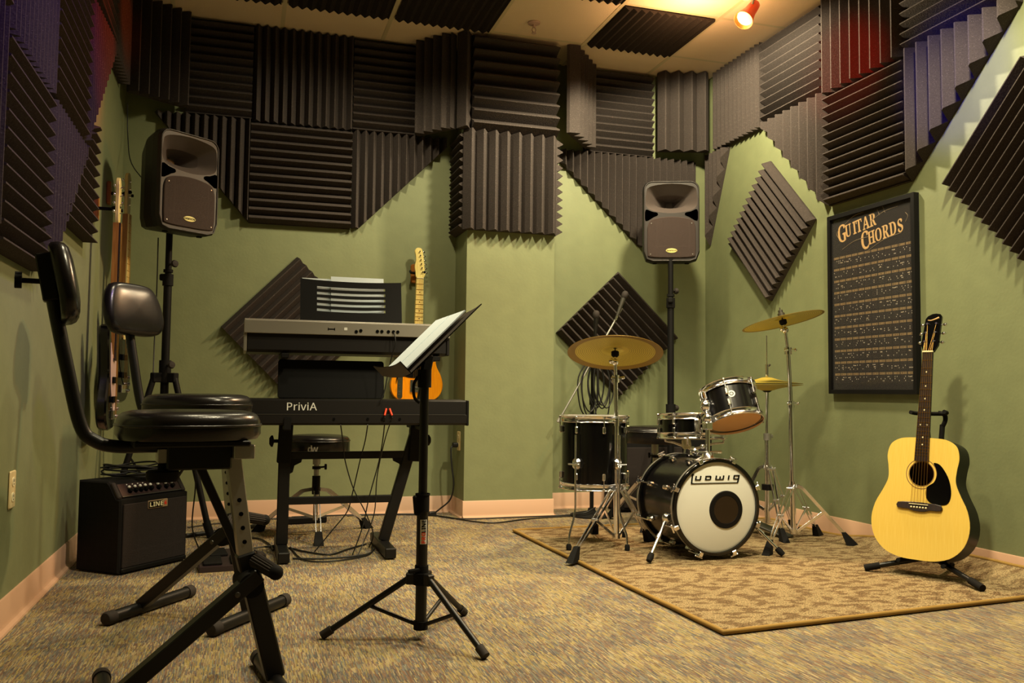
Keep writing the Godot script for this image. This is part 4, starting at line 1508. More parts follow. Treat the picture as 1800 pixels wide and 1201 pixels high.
	hb.cyl(hub + V(0.0, -0.025, -0.03), hub + V(0.0, -0.025, 0.068), 0.030, -1.0, 20)
	obj("pivot", hb, M.rubber, t)
	# ribbed foot pegs at the pivot, both sides
	for s in [-1.0, 1.0]:
		var g := MB.new()
		var pf := aim(hub + V(0.015, 0.028, 0.03 * s), V(0.045, -0.024, 0.095 * s))
		var star := PackedVector2Array()
		for i in 36: star.append(Vector2.from_angle(TAU * i / 36.0) * (0.0195 if i % 2 == 0 else 0.017))
		var r0 := PackedVector3Array()
		var r1 := PackedVector3Array()
		for q in star:
			r0.append(pf * V(q.x, 0.0, q.y)); r1.append(pf * V(q.x * 0.9, 0.08, q.y * 0.9))
		g.loft([r0, r1], true, true, 0.99)
		var go := obj("foot_peg", g, M.rubber_gray, t)
		var e := MB.new()
		e.ball(pf * V(0, 0.083, 0), 0.0185, V(1, 1, 1), 14)
		obj("peg_cap", e, M.rubber, go)
	# floor bars with end caps
	for x in [-0.195, 0.195]:
		var fbar := MB.new()
		fbar.cyl(V(x, 0.022, -0.19), V(x, 0.022, 0.19), 0.0195, -1.0, 16)
		var fo := obj("floor_bar", fbar, M.satin, t)
		for s in [-1.0, 1.0]:
			var cap_ := MB.new()
			cap_.lathe(PV([0, 0.0, 0.022, 0.0, 0.022, 0.03, 0.018, 0.036, 0, 0.038]), aim(V(x, 0.022, 0.18 * s), V(0, 0, s)), 18)
			obj("end_cap", cap_, M.rubber_gray, fo)
	return t

# rings joined with one smooth normal per point
func smooth_loft(b: MB, rings: Array) -> void:
	var m := rings.size()
	var c: int = rings[0].size()
	var nn: Array = []
	for k in m:
		var row := PackedVector3Array()
		for i in c:
			var du: Vector3 = rings[k][(i + 1) % c] - rings[k][(i + c - 1) % c]
			var dv: Vector3 = rings[mini(k + 1, m - 1)][i] - rings[maxi(k - 1, 0)][i]
			row.append(du.cross(dv).normalized())
		nn.append(row)
	var mid := Vector3.ZERO
	for q in rings[0]: mid += q
	mid /= c
	var sc := 0.0
	for i in c: sc += nn[1][i].dot(rings[1][i] - mid)
	var sg := 1.0 if sc > 0.0 else -1.0
	for k in m - 1:
		for i in c:
			var j := (i + 1) % c
			b.tri(rings[k][i], rings[k][j], rings[k + 1][j], nn[k][i] * sg, nn[k][j] * sg, nn[k + 1][j] * sg)
			b.tri(rings[k][i], rings[k + 1][j], rings[k + 1][i], nn[k][i] * sg, nn[k + 1][j] * sg, nn[k + 1][i] * sg)
	b.cap(rings[0], (rings[0][0] - rings[1][0]).project(nn[m - 1][0]) if false else mid - _mean(rings[m - 1]))
	b.cap(rings[m - 1], _mean(rings[m - 1]) - mid)

func _mean(r: PackedVector3Array) -> Vector3:
	var s := Vector3.ZERO
	for q in r: s += q
	return s / r.size()

# ---------------------------------------------------------------- amplifier
func amplifier() -> void:
	var t := thing("guitar_amplifier", "small black guitar amplifier on the floor by the left wall", "amplifier", V(-0.336, 0, -4.024), deg_to_rad(49.9))
	var W := 0.375
	var D := 0.235
	var side := PV([0.0, 0.0, 0.0, 0.295, -0.022, 0.30, -0.058, 0.352, -0.075, 0.366, -D, 0.366, -D, 0.0])
	var b := MB.new()
	# profile in (z, y) pushed along x
	var xf := Transform3D(Basis(V(0, 0, 1), V(0, 1, 0), V(-1, 0, 0)), V(0, 0.006, 0))
	b.ext(side, -W / 2, W / 2, xf, 0.006, 0.9)
	obj("cabinet", b, M.tolex, t)
	var g := MB.new()
	g.box(V(0, 0.155, 0.003), V(W - 0.03, 0.255, 0.008), Basis(), 0.002)
	obj("grille", g, M.grille, t)
	var rail := MB.new()
	rail.box(V(0, 0.018, 0.006), V(W - 0.02, 0.018, 0.012), Basis(), 0.004)
	obj("bottom_rail", rail, M.black, t)
	var sl := Basis(V(1, 0, 0), -atan2(0.036, 0.052))
	var pc := V(0.0, 0.335, -0.037)
	var p := MB.new()
	p.box(pc, V(W - 0.05, 0.056, 0.008), sl, 0.001)
	var po := obj("control_panel", p, mat(Color(0.22, 0.16, 0.165), 0.4, 0.3), t)
	var pl := MB.new()
	pl.box(pc + sl * V(0, -0.031, 0.004), V(W - 0.05, 0.004, 0.003), sl)
	obj("panel_line", pl, M.dull, po)
	var xs := [-0.115, -0.085, -0.057, -0.03, -0.002, 0.04, 0.083, 0.118]
	for i in xs.size():
		var k := MB.new()
		k.lathe(PV([0, 0.014, 0.008, 0.014, 0.0095, 0.002, 0.0095, 0.0]), aim(pc + sl * V(xs[i], -0.01, 0.004), sl * V(0, 0, 1)), 14)
		var ko := obj("knob", k, M.ink, po)
		var w := MB.new()
		w.ball(pc + sl * V(xs[i], 0.006, 0.012), 0.0065, Vector3.ONE, 8)
		obj("knob_pointer", w, M.white, ko)
		if i < 4 or i == 5:
			var l := MB.new()
			l.ball(pc + sl * V(xs[i], 0.021, 0.004), 0.003, Vector3.ONE, 8)
			obj("label_dot", l, M.white, po)
	for s in [-1, 1]:
		var c := MB.new()
		c.box(pc + V((W / 2 - 0.012) * s, 0.0, 0.0), V(0.02, 0.075, 0.016), sl, 0.004)
		obj("corner_guard", c, M.rubber_gray, t)
	var bd := MB.new()
	bd.ext(rrect(0.108, 0.034, 0.004, Vector2(0.005, 0.268)), 0.004, 0.011, Transform3D(), 0.002)
	var bo := obj("badge", bd, M.badge_tan, t)
	var bi := MB.new()
	bi.ext(rrect(0.078, 0.027, 0.003, Vector2(-0.0085, 0.268)), 0.0105, 0.0118)
	obj("badge_field", bi, M.ink, bo)
	letters("LINE", 0.0185, M.ivory, Transform3D(Basis().scaled(V(1.35, 1, 1)), V(-0.006, 0.268, 0.0122)), bo)
	letters("6", 0.015, M.red, Transform3D(Basis().scaled(V(1.2, 1, 1)), V(0.045, 0.268, 0.0115)), bo)
	for x in [-0.14, 0.14]:
		for z in [-0.03, -0.20]:
			var f := MB.new()
			f.cyl(V(x, 0.0, z), V(x, 0.008, z), 0.014)
			obj("foot", f, M.rubber, t)
	# coil of cable lying on top
	var cb := MB.new()
	rng.seed = 77
	var pts := PackedVector3Array()
	for i in 97:
		var a := TAU * i / 16.0
		var w := 1.0 + 0.14 * sin(i * 0.37) + 0.1 * sin(i * 1.13)
		pts.append(V(-0.42 + 0.12 * cos(a) * w, 0.384 + 0.018 * sin(i * 0.21) + 0.006 * sin(i * 0.9) + i * 0.00022, -4.11 + 0.075 * sin(a) * w))
	cb.tube(sm(pts, 3), 0.0038, 6)
	cb.tube(sm(P3([-0.30, 0.38, -4.10, -0.24, 0.395, -4.17, -0.20, 0.385, -4.24, -0.19, 0.30, -4.27, -0.20, 0.12, -4.29, -0.17, 0.012, -4.32]), 5), 0.0035, 6)
	for i in cb.v.size(): cb.v[i] += V(0, 0.012, 0)
	solo("cable_coil", cb, M.cable, "loose coil of dark cable on top of the amplifier", "cable", V(-0.42, 0.372, -4.11))

# ---------------------------------------------------------------- keyboards
func keyboard_stand() -> void:
	var t := thing("keyboard_stand", "black two tier keyboard stand with crossbars", "keyboard stand", V(0.43, 0, -4.18))
	var off := V(0.43, 0, -4.18)
	for s in 2:
		var x0: float = [0.192, 0.655][s]
		var x1: float = [0.195, 0.80][s]
		var c := MB.new()
		c.bar(V(x0, 0.05, -4.18) - off, V(x1, 0.56, -4.18) - off, 0.052, 0.032, V(1, 0, 0), 0.004)
		var co := obj("column", c, M.satin, t)
		var sl := MB.new()
		sl.bar(V(x1 - 0.004, 0.42, -4.172) - off, V(x1 + 0.004, 0.60, -4.172) - off, 0.062, 0.05, V(1, 0, 0), 0.004)
		obj("sleeve", sl, M.black, co)
		var kn := MB.new()
		var ks := -1.0 if s == 0 else 1.0
		kn.cyl(V(x1 + 0.03 * ks, 0.52, -4.16) - off, V(x1 + 0.055 * ks, 0.52, -4.16) - off, 0.008)
		kn.lathe(PV([0, 0.02, 0.014, 0.02, 0.026, 0.012, 0.026, 0.004, 0.012, 0.0, 0, 0]), aim(V(x1 + 0.05 * ks, 0.52, -4.16) - off, V(ks, 0, 0)), 16)
		obj("knob", kn, M.rubber, co)
		var f := MB.new()
		f.bar(V(x0, 0.028, -3.955) - off, V(x0, 0.028, -4.44) - off, 0.05, 0.045, V(1, 0, 0), 0.004)
		obj("floor_bar", f, M.satin, t)
		var ar := MB.new()
		ar.bar(V(x1, 0.585, -3.99) - off, V(x1, 0.585, -4.34) - off, 0.03, 0.02, V(1, 0, 0), 0.003)
		ar.bar(V(x1, 0.58, -3.985) - off, V(x1, 0.63, -3.985) - off, 0.03, 0.01, V(1, 0, 0))
		obj("lower_arm", ar, M.black, t)
		var br := MB.new()
		var bs := 1.0 if s == 0 else -1.0
		br.ext(PV([0, 0.0, 0.06 * bs, 0.0, 0.055 * bs, -0.02, 0.025 * bs, -0.035, 0.018 * bs, -0.065, 0, -0.075]), -0.012, 0.012, Transform3D(Basis(), V(lerpf(x0, x1, 0.8) + 0.02 * bs, 0.442, -4.18) - off))
		obj("gusset", br, M.black, t)
		# upper tier
		var ux: float = [0.178, 0.83][s]
		var up := MB.new()
		up.bar(V(x1 if s == 1 else 0.185, 0.56, -4.20) - off, V(ux + (0.03 if s == 1 else 0.0), 0.915, -4.20) - off, 0.034, 0.034, V(1, 0, 0), 0.004)
		obj("upper_column", up, M.satin, t)
		var ua := MB.new()
		ua.bar(V(ux + (0.03 if s == 1 else 0.0), 0.905, -4.0) - off, V(ux + (0.03 if s == 1 else 0.0), 0.905, -4.30) - off, 0.034, 0.022, V(1, 0, 0), 0.003)
		obj("upper_arm", ua, M.black, t)
	for y in [0.452, 0.246]:
		var c := MB.new()
		c.bar(V(0.195, y, -4.18) - off, V(0.70 if y < 0.3 else 0.757, y, -4.18) - off, 0.034, 0.026, V(0, 1, 0), 0.003)
		obj("crossbar", c, M.satin, t)
	var rod := MB.new()
	rod.cyl(V(0.16, 0.805, -4.185) - off, V(0.64, 0.795, -4.185) - off, 0.004)
	rod.ball(V(0.62, 0.795, -4.18) - off, 0.014, Vector3.ONE, 12)
	obj("tie_rod", rod, M.dull, t)

func keyboards() -> void:
	var I := Transform3D()
	# upper board, its back towards the camera
	var u := thing("synthesizer", "silver backed synthesizer on the upper tier of the keyboard stand", "keyboard", V(0.46, 0.918, -4.0))
	var b := MB.new()
	var prof := PV([0.0, 0.08, 0.012, 0.082, 0.012, 0.137, 0.0, 0.142, -0.10, 0.145, -0.13, 0.11, -0.30, 0.10, -0.31, 0.03, -0.29, 0.0, -0.02, 0.0, 0.0, 0.012])
	var xf := Transform3D(Basis(V(0, 0, 1), V(0, 1, 0), V(-1, 0, 0)), V(0, 0, 0))
	b.ext(prof, -0.445, 0.445, xf, 0.003, 0.95)
	obj("case", b, M.kb, u)
	var s := MB.new()
	s.box(V(0.0, 0.111, 0.0145), V(0.915, 0.058, 0.006), Basis(), 0.002)
	s.box(V(0.0, 0.142, -0.05), V(0.915, 0.006, 0.12), Basis(), 0.002)
	var so := obj("rear_panel", s, M.silver, u, "silver rear strip with sockets")
	for x in [-0.452, 0.452]:
		var e := MB.new()
		e.box(V(x, 0.07, -0.15), V(0.014, 0.138, 0.31), Basis(), 0.003)
		obj("end_cheek", e, M.silver if x < 0.0 else M.kb, u)
	for p in [[-0.02, 0.1], [0.0, 0.105], [0.075, 0.104], [0.095, 0.104], [0.125, 0.104], [0.148, 0.104], [0.168, 0.104]]:
		var j := MB.new()
		j.lathe(PV([0.0, 0.001, 0.003, 0.001, 0.003, 0.003, 0.0075, 0.003, 0.0075, 0.0]), aim(V(p[0] + 0.045, p[1], 0.0175), V(0, 0, 1)), 14)
		obj("socket", j, M.ink, so)
	var us := MB.new()
	us.box(V(-0.085, 0.108, 0.0178), V(0.026, 0.005, 0.001))
	us.box(V(-0.099, 0.108, 0.0178), V(0.004, 0.012, 0.001))
	us.box(V(-0.071, 0.108, 0.0178), V(0.004, 0.012, 0.001))
	obj("slot", us, M.ink, so)
	var ub := MB.new()
	ub.box(V(-0.022, 0.111, 0.018), V(0.014, 0.012, 0.001))
	obj("usb_port", ub, M.white, so)
	var kb := MB.new()
	for i in 36: kb.box(V(-0.41 + i * 0.0234, 0.108, -0.225), V(0.0222, 0.012, 0.14))
	obj("white_keys", kb, M.ivory, u)
	# its music rest: a bowed black plate with five slots
	var r := thing("music_rest", "slotted black music rest standing on the synthesizer", "music rest", V(0.475, 1.063, -4.06))
	var plate := MB.new()
	var bow := func(x: float, y: float, z: float) -> Vector3:
		return V(x, y + 0.02 * (x / 0.23) * (x / 0.23) * 0.5, z - 0.22 * y - 0.25 * x * x)
	var slots := [0.053, 0.079, 0.105, 0.131, 0.157]
	var strips: Array = [[-0.232, -0.158, -0.006, 0.192], [0.155, 0.232, -0.006, 0.192]]
	var y0 := -0.006
	for sy in slots:
		strips.append([-0.158, 0.155, y0, sy - 0.006])
		y0 = sy + 0.006
	strips.append([-0.158, 0.155, y0, 0.192])
	for st in strips:
		var n := 10
		for i in n:
			var xa: float = lerpf(st[0], st[1], float(i) / n)
			var xb: float = lerpf(st[0], st[1], float(i + 1) / n)
			var q := [bow.call(xa, st[2], 0.0), bow.call(xb, st[2], 0.0), bow.call(xb, st[3], 0.0), bow.call(xa, st[3], 0.0)]
			var w := [bow.call(xa, st[2], -0.005), bow.call(xb, st[2], -0.005), bow.call(xb, st[3], -0.005), bow.call(xa, st[3], -0.005)]
			plate.quad(q[0], q[1], q[2], q[3], V(0, 0.2, 1).normalized())
			plate.quad(w[0], w[1], w[2], w[3], V(0, -0.2, -1).normalized())
			plate.quad(q[3], q[2], w[2], w[3], V(0, 1, 0))
			plate.quad(q[0], q[1], w[1], w[0], V(0, -1, 0))
			if i == 0: plate.quad(q[0], q[3], w[3], w[0], V(-1, 0, 0))
			if i == n - 1: plate.quad(q[1], q[2], w[2], w[1], V(1, 0, 0))
	obj("plate", plate, M.coal, r)
	var pap := MB.new()
	var px := Basis(V(1, 0, 0), deg_to_rad(-12.5))
	for k in 2:
		pap.box(V(0.475, 1.063, -4.06) + px * V(0.03 - 0.13 * k, 0.115 - 0.012 * k, -0.034 - 0.003 * k), V(0.245, 0.235, 0.002), px)
	solo("sheet_music", pap, M.paper, "white sheets leaning behind the slotted music rest", "paper", V(0.475, 1.07, -4.1))
	# lower board
	var p := thing("digital_piano", "long black digital piano on the lower tier of the stand", "keyboard", V(0.345, 0.598, -4.0))
	var pb := MB.new()
	pb.ext(PV([0.0, 0.0, 0.012, 0.01, 0.014, 0.045, 0.004, 0.05, 0.004, 0.108, -0.005, 0.114, -0.12, 0.118, -0.14, 0.09, -0.27, 0.082, -0.285, 0.03, -0.27, 0.0]), -0.66, 0.66, xf, 0.003, 0.95)
	var pbo := obj("case", pb, M.kb, p)
	var ln := MB.new()
	ln.box(V(0, 0.048, 0.0125), V(1.30, 0.0025, 0.004))
	obj("edge_line", ln, M.dull, pbo)
	for x in [-0.664, 0.664]:
		var e := MB.new()
		e.box(V(x, 0.056, -0.135), V(0.012, 0.118, 0.29), Basis(), 0.003)
		obj("end_cheek", e, M.black, p)
	letters("PriviA", 0.034, M.white, Transform3D(Basis().scaled(V(1.1, 1, 1)), V(-0.092, 0.082, 0.005)), p, "lettering", "Droid Sans", 400)
	var pk := MB.new()
	for i in 52: pk.box(V(-0.60 + i * 0.0234, 0.09, -0.205), V(0.0222, 0.012, 0.13))
	obj("white_keys", pk, M.ivory, p)
	var jk := MB.new()
	for q in [[0.20, 0.02], [0.265, 0.02], [0.345, 0.02], [0.05, 0.02]]: jk.cyl(V(q[0], 0.028, 0.010), V(q[0], 0.028, 0.016), 0.006)
	obj("socket", jk, M.ink, pbo)
	for q in [[0.283, -0.25], [0.298, 0.28]]:
		var jp := MB.new()
		jp.cyl(V(q[0], 0.075, 0.012), V(q[0] + q[1] * 0.035, 0.045, 0.024), 0.0045)
		obj("jack_plug", jp, M.orange, p, "orange cable jack")
	# its rest, a plain black plate
	var m := MB.new()
	m.ext(rrect(0.475, 0.176, 0.012, Vector2(0.0, 0.088)), -0.004, 0.004, Transform3D(Basis(V(1, 0, 0), deg_to_rad(-10)), Vector3.ZERO), 0.002)
	var mo := obj("music_rest", m, M.coal)
	mo.position = V(0.39, 0.716, -4.06)
	tag(mo, "plain black music rest standing on the long digital piano", "music rest")
	# cables dropping from the piano
	hang_cable("thin black cable crossing over the others below the piano", [0.425, 0.60, -3.985, 0.452, 0.50, -4.10, 0.465, 0.426, -4.13, 0.507, 0.299, -4.15, 0.567, 0.185, -4.16, 0.61, 0.08, -4.20, 0.60, 0.006, -4.26])
	hang_cable("thin black cable curving left below the piano towards the drum stool", [0.545, 0.60, -3.985, 0.55, 0.52, -4.10, 0.54, 0.43, -4.18, 0.508, 0.265, -4.2, 0.486, 0.186, -4.2, 0.425, 0.109, -4.2, 0.34, 0.006, -4.2])
	hang_cable("dark blue cable from the left orange jack down to the floor", [0.62, 0.635, -3.972, 0.625, 0.55, -4.04, 0.616, 0.428, -4.1, 0.574, 0.264, -4.1, 0.548, 0.135, -4.1, 0.50, 0.006, -4.08])
	hang_cable("dark blue cable from the right orange jack down to the floor", [0.654, 0.635, -3.972, 0.634, 0.53, -4.05, 0.612, 0.358, -4.12, 0.602, 0.188, -4.12, 0.557, 0.07, -4.1, 0.52, 0.006, -4.05])
	hang_cable("thin black cable from the synthesizer's sockets down to the piano", [0.655, 1.02, -3.975, 0.66, 0.97, -3.965, 0.645, 0.90, -3.98, 0.632, 0.83, -3.99, 0.62, 0.76, -3.99, 0.60, 0.70, -3.985])

func hang_cable(label: String, p: Array) -> void:
	var b := MB.new()
	b.tube(sm(P3(p), 6), 0.0028, 6)
	solo("audio_cable", b, M.cable, label, "cable", V(p[0], p[p.size() - 2], p[2]), "cables under the keyboards")

# ---------------------------------------------------------------- stools for drummers
func throne(label: String, at: Vector3, R: float, seat_y: float, rot: float, lit: bool) -> void:
	var t := thing("drum_stool", label, "stool", at, rot)
	var s := MB.new()
	s.lathe(PV([0, 0.0, R * 0.96, 0.0, R, 0.008, R, 0.062, R * 0.985, 0.075, R * 0.93, 0.085, R * 0.75, 0.093, R * 0.4, 0.097, 0, 0.098]), Transform3D(Basis(), V(0, seat_y, 0)), 40)
	obj("seat", s, M.vinyl, t)
	var w := MB.new()
	w.torus(R, 0.004, Transform3D(Basis(), V(0, seat_y + 0.065, 0)), 40, 6)
	obj("welt", w, M.vinyl, t)
	if lit:
		thing_text(t, "dw", 0.032, V(0, seat_y + 0.03, 0), -rot, R)
	var p := MB.new()
	p.cyl(V(0, seat_y - 0.06, 0), V(0, seat_y, 0), 0.02)
	p.cyl(V(0, seat_y - 0.13, 0), V(0, seat_y - 0.06, 0), 0.0135)
	obj("post", p, M.steel, t)
	var h := MB.new()
	h.cyl(V(0, seat_y - 0.215, 0), V(0, seat_y - 0.12, 0), 0.021)
	h.cyl(V(0, seat_y - 0.085, 0), V(0, seat_y - 0.07, 0), 0.022)
	obj("collar", h, M.black, t)
	var wn := MB.new()
	wn.cyl(V(0, seat_y - 0.077, 0), V(0.045, seat_y - 0.075, 0.01), 0.005)
	wn.box(V(0.05, seat_y - 0.075, 0.01), V(0.012, 0.03, 0.012), Basis(), 0.003)
	obj("wing_bolt", wn, M.black, t)
	for i in 3:
		var a := TAU * i / 3.0
		var d := V(cos(a), 0, sin(a))
		var sd := Vector3.UP.cross(d)
		var l := MB.new()
		var f := d * 0.31 + V(0, 0.04, 0)
		for k in [-1, 1]:
			var e := PackedVector3Array([d * 0.02 + V(0, seat_y - 0.19, 0), d * 0.075 + V(0, seat_y - 0.20, 0), d * 0.11 + V(0, seat_y - 0.225, 0), f])
			for j in 3: l.bar(e[j] + sd * 0.012 * k, e[j + 1] + sd * 0.012 * k, 0.004, 0.018, sd)
		var lo := obj("leg", l, M.chrome, t)
		var b := MB.new()
		b.bar(V(0, 0.09, 0) + d * 0.01, d * 0.19 + V(0, 0.135, 0), 0.004, 0.014, sd)
		obj("brace", b, M.chrome, lo)
		var rf := MB.new()
		rf.loft([quad_ring(f + V(0, 0.02, 0) - d * 0.012, d, 0.014, 0.016), quad_ring(d * 0.335 + V(0, 0.0, 0), d, 0.026, 0.024)], true, true, 0.99)
		obj("rubber_foot", rf, M.rubber, lo)
	var c := MB.new()
	c.cyl(V(0, 0.075, 0), V(0, seat_y - 0.2, 0), 0.0125)
	obj("centre_rod", c, M.steel, t)

func quad_ring(c: Vector3, d: Vector3, a: float, b: float) -> PackedVector3Array:
	var s := Vector3.UP.cross(d).normalized()
	return PackedVector3Array([c - d * a - s * b, c + d * a - s * b, c + d * a + s * b, c - d * a + s * b])

func thing_text(t: Node3D, word: String, high: float, at: Vector3, turn: float, R: float) -> void:
	# letters standing on the curved side of a seat, turned to face the room
	var off := -0.09
	for i in word.length():
		var a := turn - 0.28 + 0.13 * i
		var d := V(sin(a), 0, cos(a))
		letters(word[i], high, M.white, face(at + d * (R + 0.001), d), t, "lettering", "Droid Sans")

# ---------------------------------------------------------------- music stand
func music_stand() -> void:
	var at := V(0.54, 0, -2.685)
	var t := thing("music_stand", "black tripod music stand with tilted desk in the foreground", "music stand", at)
	var p := MB.new()
	p.cyl(V(0, 0.035, 0), V(0, 0.40, 0), 0.0175, -1.0, 20)
	obj("lower_tube", p, M.satin, t)
	var p2 := MB.new()
	p2.cyl(V(0, 0.40, 0), V(0, 0.80, 0), 0.0135, -1.0, 20)
	obj("upper_tube", p2, M.satin, t)
	var c := MB.new()
	c.cyl(V(0, 0.385, 0), V(0, 0.44, 0), 0.021, -1.0, 20)
	c.cyl(V(0, 0.435, 0), V(0, 0.44, 0), 0.023, -1.0, 20)
	c.box(V(-0.018, 0.405, 0.005), V(0.022, 0.06, 0.02), Basis(V(0, 0, 1), 0.1), 0.004)
	obj("height_clamp", c, M.rubber, t)
	var h := MB.new()
	h.cyl(V(0, 0.20, 0), V(0, 0.222, 0), 0.021, -1.0, 20)
	h.cyl(V(0, 0.165, 0), V(0, 0.20, 0), 0.027, -1.0, 20)
	h.bar(V(0.0, 0.212, 0.012), V(-0.045, 0.208, 0.02), 0.012, 0.012, V(0, 1, 0), 0.003)
	obj("hub", h, M.rubber, t)
	var feet := [V(-0.285, 0.012, -0.075), V(0.135, 0.012, 0.25), V(0.195, 0.012, -0.24)]
	for f in feet:
		var d := V(f.x, 0, f.z).normalized()
		var l := MB.new()
		var a := d * 0.035 + V(0, 0.185, 0)
		l.cyl(a, f, 0.0095, -1.0, 14)
		l.box(d * 0.032 + V(0, 0.182, 0), V(0.03, 0.034, 0.026), Basis(V(0, 1, 0), atan2(-d.z, d.x)), 0.003)
		var lo := obj("leg", l, M.satin, t)
		var b := MB.new()
		b.cyl(V(0, 0.045, 0) + d * 0.015, a.lerp(f, 0.48), 0.0062, -1.0, 10)
		obj("brace", b, M.satin, lo)
		var r := MB.new()
		r.cyl(f.lerp(a, 0.1), f + (f - a).normalized() * 0.004, 0.0135, -1.0, 14)
		obj("rubber_foot", r, M.rubber_gray, lo)
	var co := MB.new()
	co.cyl(V(0, 0.03, 0), V(0, 0.055, 0), 0.022, -1.0, 20)
	obj("brace_collar", co, M.rubber, t)
	# sticker
	var st := MB.new()
	var fx := face(V(0.006, 0.325, 0), V(0.14, 0, 1))
	var rows: Array = []
	for y in [-0.037, 0.037]:
		var r := PackedVector3Array()
		for i in 7:
			var q := -0.62 + 0.206 * i
			r.append(V(0.0180 * sin(q + 0.08), 0.325 + y, 0.0180 * cos(q + 0.08)))
		rows.append(r)
	for i in 6:
		var nn: Vector3 = V(rows[0][i].x, 0, rows[0][i].z).normalized()
		st.quad(rows[0][i], rows[0][i + 1], rows[1][i + 1], rows[1][i], nn)
	var so := obj("sticker", st, M.white, t, "white brand sticker")
	var up := Basis(V(0, 1, 0), V(-cos(0.08), 0, sin(0.08)), V(sin(0.08), 0, cos(0.08)))
	letters("PRO", 0.013, M.orange, Transform3D(up, V(0.0185 * sin(0.08), 0.307, 0.0185 * cos(0.08))), so, "lettering", "Droid Sans", 700, 0.0008)
	letters("LINE", 0.013, M.ink, Transform3D(up, V(0.0185 * sin(0.08), 0.342, 0.0185 * cos(0.08))), so, "lettering", "Droid Sans", 700, 0.0008)
	# desk: bottom edge along z, rising towards +x
	var e0 := V(0.463, 0.797, -2.71) - at
	var e1 := V(0.664, 1.0, -2.71) - at
	var mid := (e0 + e1) * 0.5
	var dn := V(-1, 1, 0).normalized()
	var f := Transform3D(Basis(V(0, 0, 1), (e1 - e0).normalized(), dn), mid)
	var L := e0.distance_to(e1)
	var dk := MB.new()
	var n := 12
	for i in n:
		var xa := lerpf(-0.26, 0.26, float(i) / n)
		var xb := lerpf(-0.26, 0.26, float(i + 1) / n)
		var za := 0.012 * pow(xa / 0.26, 2.0)
		var zb := 0.012 * pow(xb / 0.26, 2.0)
		var nn := V(0, 0, 1)
		for sz in [0.0, -0.003]:
			dk.quad(f * V(xa, -L / 2, za + sz), f * V(xb, -L / 2, zb + sz), f * V(xb, L / 2, zb + sz), f * V(xa, L / 2, za + sz), f.basis * nn * (1.0 if sz == 0.0 else -1.0))
		dk.quad(f * V(xa, L / 2, za), f * V(xb, L / 2, zb), f * V(xb, L / 2, zb - 0.003), f * V(xa, L / 2, za - 0.003), f.basis * V(0, 1, 0))
		# lip
		dk.quad(f * V(xa, -L / 2, za), f * V(xb, -L / 2, zb), f * V(xb, -L / 2, zb + 0.045), f * V(xa, -L / 2, za + 0.045), f.basis * V(0, 1, 0))
		dk.quad(f * V(xa, -L / 2 - 0.003, za), f * V(xb, -L / 2 - 0.003, zb), f * V(xb, -L / 2 - 0.003, zb + 0.045), f * V(xa, -L / 2 - 0.003, za + 0.045), f.basis * V(0, -1, 0))
	obj("desk", dk, M.desk, t)
	var tr := MB.new()
	tr.bar(f * V(0, -0.09, -0.012), f * V(0, 0.05, -0.012), 0.05, 0.02, V(0, 0, 1), 0.004)
	tr.bar(f * V(0, -0.03, -0.02), V(0.0, 0.80, 0.0), 0.03, 0.03, V(0, 0, 1), 0.004)
	tr.cyl(V(0, 0.765, 0), V(0, 0.82, 0), 0.021, -1.0, 18)
	obj("desk_mount", tr, M.rubber, t)
	var hk := MB.new()
	hk.tube(sm(P3([-0.02, 0.80, 0.01, -0.036, 0.775, 0.014, -0.034, 0.735, 0.014, -0.018, 0.718, 0.012]), 5), 0.005, 8)
	obj("tilt_lever", hk, M.rubber, t)
	var pp := MB.new()
	for k in 2:
		pp.box(f * V(0.015 - 0.195 * k, -0.004 - 0.004 * k, 0.0145 + 0.002 * k), V(0.205, 0.265, 0.004), f.basis)
	for i in pp.v.size(): pp.v[i] += at
	solo("sheet_music", pp, M.paper, "white pages lying open on the tilted music stand desk", "paper", V(0.54, 0.86, -2.71))

# ---------------------------------------------------------------- drums
func hoop(R: float, y: float, h: float, thick: float) -> PackedVector2Array:
	return PV([R, y - h / 2, R + thick, y - h / 2, R + thick + 0.003, y - h / 2 + 0.003, R + thick, y - h / 2 + 0.006, R + thick, y + h / 2 - 0.006, R + thick + 0.003, y + h / 2 - 0.003, R + thick, y + h / 2, R, y + h / 2, R, y - h / 2])

